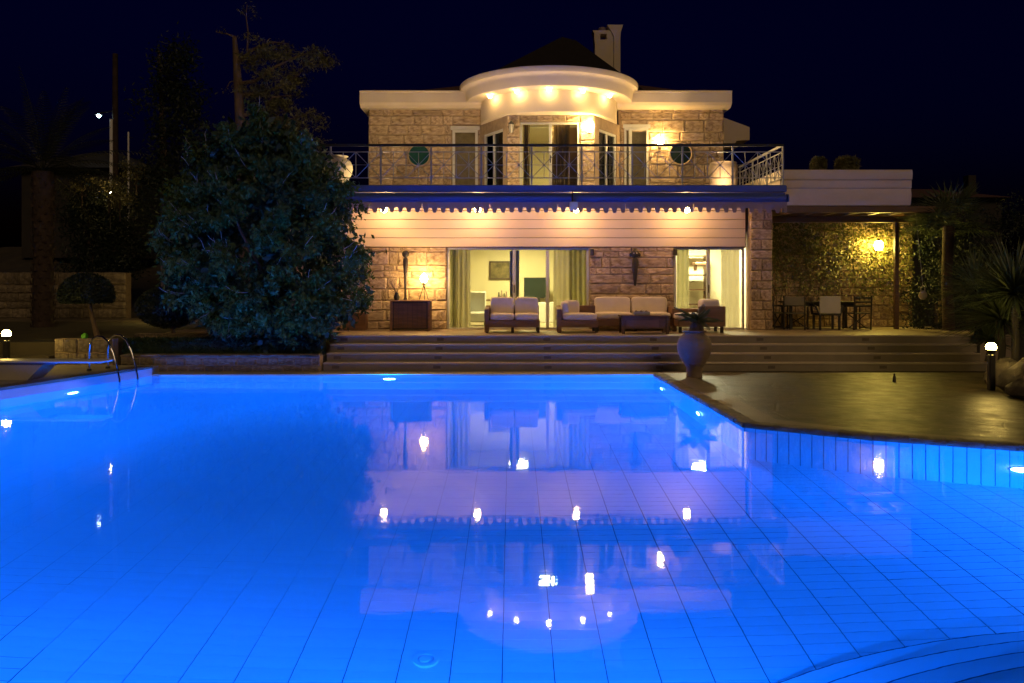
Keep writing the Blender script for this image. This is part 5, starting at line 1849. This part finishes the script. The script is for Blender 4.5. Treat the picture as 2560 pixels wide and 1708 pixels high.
# ================================================================== GARDEN LAMPS
def garden_lamp(x, y, z0, H, label, tilt=-1):
    t = thing('garden_spotlight', label, 'lamp', (x, y, z0), 'garden spotlights on short posts')
    B().box(x - .055, x + .055, y - .055, y + .055, z0, z0 + H - .12, .012).build('post', M['iron'], t)
    B().lathe([(.05, H - .12), (.07, H - .08), (.085, H - .02)], (x, y, z0), 14).build('cup', M['iron'], t, True)
    B().ball((x, y, z0 + H + .02), .092, 14, 9).build('bulb', M['garden_glow'], t, True)
garden_lamp(PX(2478, 15.3), 15.3, ZD, .80, 'glowing garden spotlight on a dark post by the rocks at the right')
garden_lamp(PX(16, 17.6), 17.6, ZL, PZ(835, 17.6) - ZL - .02, 'glowing garden spotlight at the left edge beside the diving board')
garden_lamp(PX(392, 28.2), 28.2, .70, .55, 'low garden lamp hidden behind the round clipped tree')
o = B().lathe([(.002, 0), (.035, 0), (.03, .10), (.015, .13), (.02, .16), (.002, .17)], (PX(2236, 16.6), 16.6, ZD), 10).build('deck_nozzle', M['iron'], None, True)
tag(o, 'small black fitting standing alone on the patio', 'nozzle')

# ================================================================== RIGHT GARDEN
def boulder(c, s, seed, label):
    rr = random.Random(seed)
    vs, fs = [], []
    n, m = 14, 9
    ph = [rr.uniform(0, 6.28) for _ in range(6)]
    for i in range(m + 1):
        t = -math.pi / 2 + math.pi * i / m
        for k in range(n):
            a = 2 * math.pi * k / n
            r = 1 + .16 * math.sin(3 * a + ph[0]) * math.cos(t) + .12 * math.sin(2 * t * 2 + ph[1] + a) + .07 * math.sin(5 * a + ph[2] + 3 * t)
            vs.append((c[0] + s[0] * r * math.cos(t) * math.cos(a), c[1] + s[1] * r * math.cos(t) * math.sin(a), max(c[2] + s[2] * r * math.sin(t), ZD - .01)))
    for i in range(m):
        for k in range(n):
            j = (k + 1) % n
            fs.append((i * n + k, i * n + j, i * n + n + j, i * n + n + k))
    o = B().add(vs, fs).build('boulder', M['rock'], None, True)
    return tag(o, label, 'rock', 'rocks at the right edge')
boulder((9.30, 14.2, .16), (.42, .4, .28), 1, 'front boulder at the foot of the right garden lamp')
boulder((9.75, 14.9, .25), (.5, .45, .42), 2, 'biggest boulder behind the right garden lamp')
boulder((9.55, 13.7, .10), (.3, .3, .2), 3, 'small low rock nearest to the pool at the right edge')
boulder((9.9, 15.9, .2), (.4, .4, .36), 4, 'boulder farthest back at the right edge')
struct(B().slab([(9.0, 14.0), (9.3, 13.4), (30, 13.2), (30, 18.5), (11.2, 18.5), (9.55, 15.6)], .03, .085).build('planting_bed', M['ground']))

def yucca(c, n, L, label, seed, w=.045, kind='yucca', trunk=.0, mat='palm'):
    rr = random.Random(seed)
    t = thing(kind, label, 'plant', (c[0], c[1], c[2] - trunk))
    if trunk:
        B().tube([(c[0], c[1], c[2] - trunk), (c[0] + .05, c[1], c[2] - trunk / 2), (c[0], c[1], c[2])], [.08, .07, .08], 9).build('trunk', M['dark_wall'], t, True)
    b = B()
    for k in range(n):
        az = rr.uniform(0, 6.283)
        el = math.asin(rr.uniform(-.25, 1))
        d = Vector((math.cos(az) * math.cos(el), math.sin(az) * math.cos(el), math.sin(el)))
        s = Vector((-math.sin(az), math.cos(az), 0))
        up = s.cross(d)
        l = L * rr.uniform(.7, 1.1)
        p = Vector(c)
        pts = []
        for i in range(5):
            q = p + d * (l * i / 4) + Vector((0, 0, -.16 * l * (i / 4) ** 2))
            ww = w * (1.0, 1.1, .9, .55, .05)[i]
            pts.append((q - s * ww / 2, q + up * ww * .18, q + s * ww / 2))
        vs = [v for tri in pts for v in tri]
        fs = []
        for i in range(4):
            fs += [(i * 3, i * 3 + 1, i * 3 + 4, i * 3 + 3), (i * 3 + 1, i * 3 + 2, i * 3 + 5, i * 3 + 4)]
        b.add(vs, fs)
    b.build('leaves', M[mat], t)
yucca((PX(2500, 17.2), 17.2, PZ(800, 17.2)), 340, 1.6, 'big spiky yucca behind the right garden lamp', 1, trunk=1.2)
yucca((PX(2535, 16.4), 16.4, PZ(735, 16.4)), 300, 1.5, 'taller spiky yucca at the right picture edge', 2, trunk=1.8)
yucca((PX(2440, 19.4), 19.4, PZ(720, 19.4)), 260, 1.25, 'spiky yucca between the pergola and the tallest yucca', 6, trunk=1.6)
yucca((PX(2470, 18.0), 18.0, PZ(850, 18.0)), 140, .8, 'low spiky plant at the end of the terrace steps', 3, trunk=.5)
# fan palm
def fan_palm(c, trunk, n, L, label, seed):
    rr = random.Random(seed)
    t = thing('fan_palm', label, 'palm', (c[0], c[1], c[2] - trunk), 'palms')
    B().tube([(c[0], c[1], c[2] - trunk), (c[0] - .06, c[1], c[2] - trunk * .5), (c[0], c[1], c[2])], [.16, .13, .15], 10).build('trunk', M['bark_dark'], t, True)
    for k in range(n):
        az = rr.uniform(0, 6.283)
        el = rr.uniform(-.3, 1.4)
        d = Vector((math.cos(az) * math.cos(el), math.sin(az) * math.cos(el), math.sin(el)))
        s = Vector((-math.sin(az), math.cos(az), 0))
        hub = Vector(c) + d * L * .45
        bb = B().tube([c, hub], .008, 4, False)
        for i in range(17):
            a = R(-105 + 210 * i / 16)
            o = (d * math.cos(a) + s * math.sin(a))
            o = (o + Vector((0, 0, -.1))).normalized()
            ll = L * .62 * (1 - .25 * abs(a) / 1.83)
            sd = o.cross(s.cross(d)).normalized() * .022
            mid = hub + o * ll * .5
            bb.add([hub, mid - sd, hub + o * ll + Vector((0, 0, -.06)), mid + sd], [(0, 1, 2, 3)])
        bb.build('fan_leaf', M['palm'], t)
fan_palm(tuple(P(2372, 565, 21.4)), 2.8, 34, 1.35, 'fan palm lit from below right of the pergola', 4)
# dark bushes between
def bush(px, py, Y, s, label, seed, mat='leaf_unlit', n=60, zb=None):
    rr = random.Random(seed)
    p = P(px, py, Y)
    zb = ZD if zb is None else zb
    t = thing('bush', label, 'bush', (p.x, Y, zb), 'dark bushes at the right')
    cs = []
    for _ in range(n):
        a, b_, c_ = rr.gauss(0, 1), rr.gauss(0, 1), rr.gauss(0, 1)
        l = math.sqrt(a * a + b_ * b_ + c_ * c_)
        q = rr.uniform(.6, 1)
        cs.append((p.x + s[0] * a / l * q, Y + s[1] * b_ / l * q, max(p.z + s[2] * c_ / l * q, zb + .1)))
    v, f = leaf_verts(clump_cloud(cs, 70, .13), .10, .04)
    arr_obj('foliage', v, f, M[mat], t)
    B().tube([(p.x, Y, zb), (p.x, Y, p.z)], [.07, .03], 6).build('stem', M['bark'], t)
bush(2340, 760, 22.3, (.75, .5, 1.1), 'dark leafy bush right of the pergola post', 11, zb=ZD)
bush(2350, 610, 23.0, (.8, .6, .9), 'dark bush beneath the fan palm', 12, zb=ZD)
bush(2420, 690, 22.6, (1.1, .7, 1.3), 'dark bush between the fan palm and the yuccas', 13, zb=ZD)
bush(2500, 640, 22.5, (1.4, .9, 1.8), 'tall dark bush behind the yuccas', 14, zb=ZD)
# hanging ornament at the right end of the pergola
op = P(2307, 738, 20.9)
t = thing('hanging_lantern', 'small pale hanging ornament in front of the dark bush', 'ornament', (op.x, op.y, op.z))
B().ball(tuple(op), .105, 14, 9, sz=1.15).build('body', M['concrete'], t, True)
B().tube([(op.x - .05, op.y, op.z + .1), (op.x - .055, op.y, op.z + .2), (op.x, op.y, op.z + .25), (op.x + .055, op.y, op.z + .2), (op.x + .05, op.y, op.z + .1)], .015, 6).build('handle', M['concrete'], t, True)
B().tube([(op.x, op.y, op.z + .25), (op.x - .04, op.y + .3, 4.0)], .004, 4).build('cord', M['twig'], t)
# roof shrubs on the parapet wing
def roof_shrub(px0, px1, py0, py1, Y, label, smooth_, seed):
    rr = np.random.default_rng(seed)
    x, z = PX((px0 + px1) / 2, Y), PZ((py0 + py1) / 2, Y)
    a, c = (px1 - px0) / 2 * Y / F, (py1 - py0) / 2 * Y / F
    n = 2600
    d = rr.normal(size=(n, 3))
    d /= np.linalg.norm(d, axis=1, keepdims=True)
    sgn = np.sign(d) * np.abs(d) ** .75
    pos = np.array([x, Y, z]) + sgn * np.array([a, a, c]) * rr.uniform(.8 if smooth_ else .55, 1.02, (n, 1))
    v, f = leaf_verts(pos, .05 if smooth_ else .08, .03)
    t = thing('roof_shrub', label, 'shrub', (x, Y, 5.045), 'potted shrubs on the wing roof')
    arr_obj('foliage', v, f, M['leaf2'], t)
    B().lathe([(.002, 5.046), (.12, 5.046), (.17, z - c * .5), (.002, z - c * .5)], (x, Y, 0), 14).build('pot', M['terracotta'], t, True)
roof_shrub(2028, 2065, 392, 432, 22.2, 'rounded clipped shrub on the wing roof, the left one', True, 1)
roof_shrub(2089, 2146, 392, 432, 22.2, 'looser shrub on the wing roof, the right one', False, 2)
# far dark house at the right
t = thing('far_house', 'dark distant house with chimney behind the palms at the right', 'house', (19, 41, 0))
B().box(13.5, 24.5, 40, 46, -.05, 6.3).build('wall', M['dark_wall'], t)
B().add([(13.1, 39.6, 6.3), (24.9, 39.6, 6.3), (24.9, 46.4, 6.3), (13.1, 46.4, 6.3), (16, 43, 7.1), (22.4, 43, 7.1)], [(0, 1, 5, 4), (1, 2, 5), (2, 3, 4, 5), (3, 0, 4), (3, 2, 1, 0)]).build('roof', M['roof'], t)
B().box(PX(2421, 41), PX(2441, 41), 41, 41.5, 6.3, PZ(438, 41), .02).build('chimney', M['dark_wall'], t)
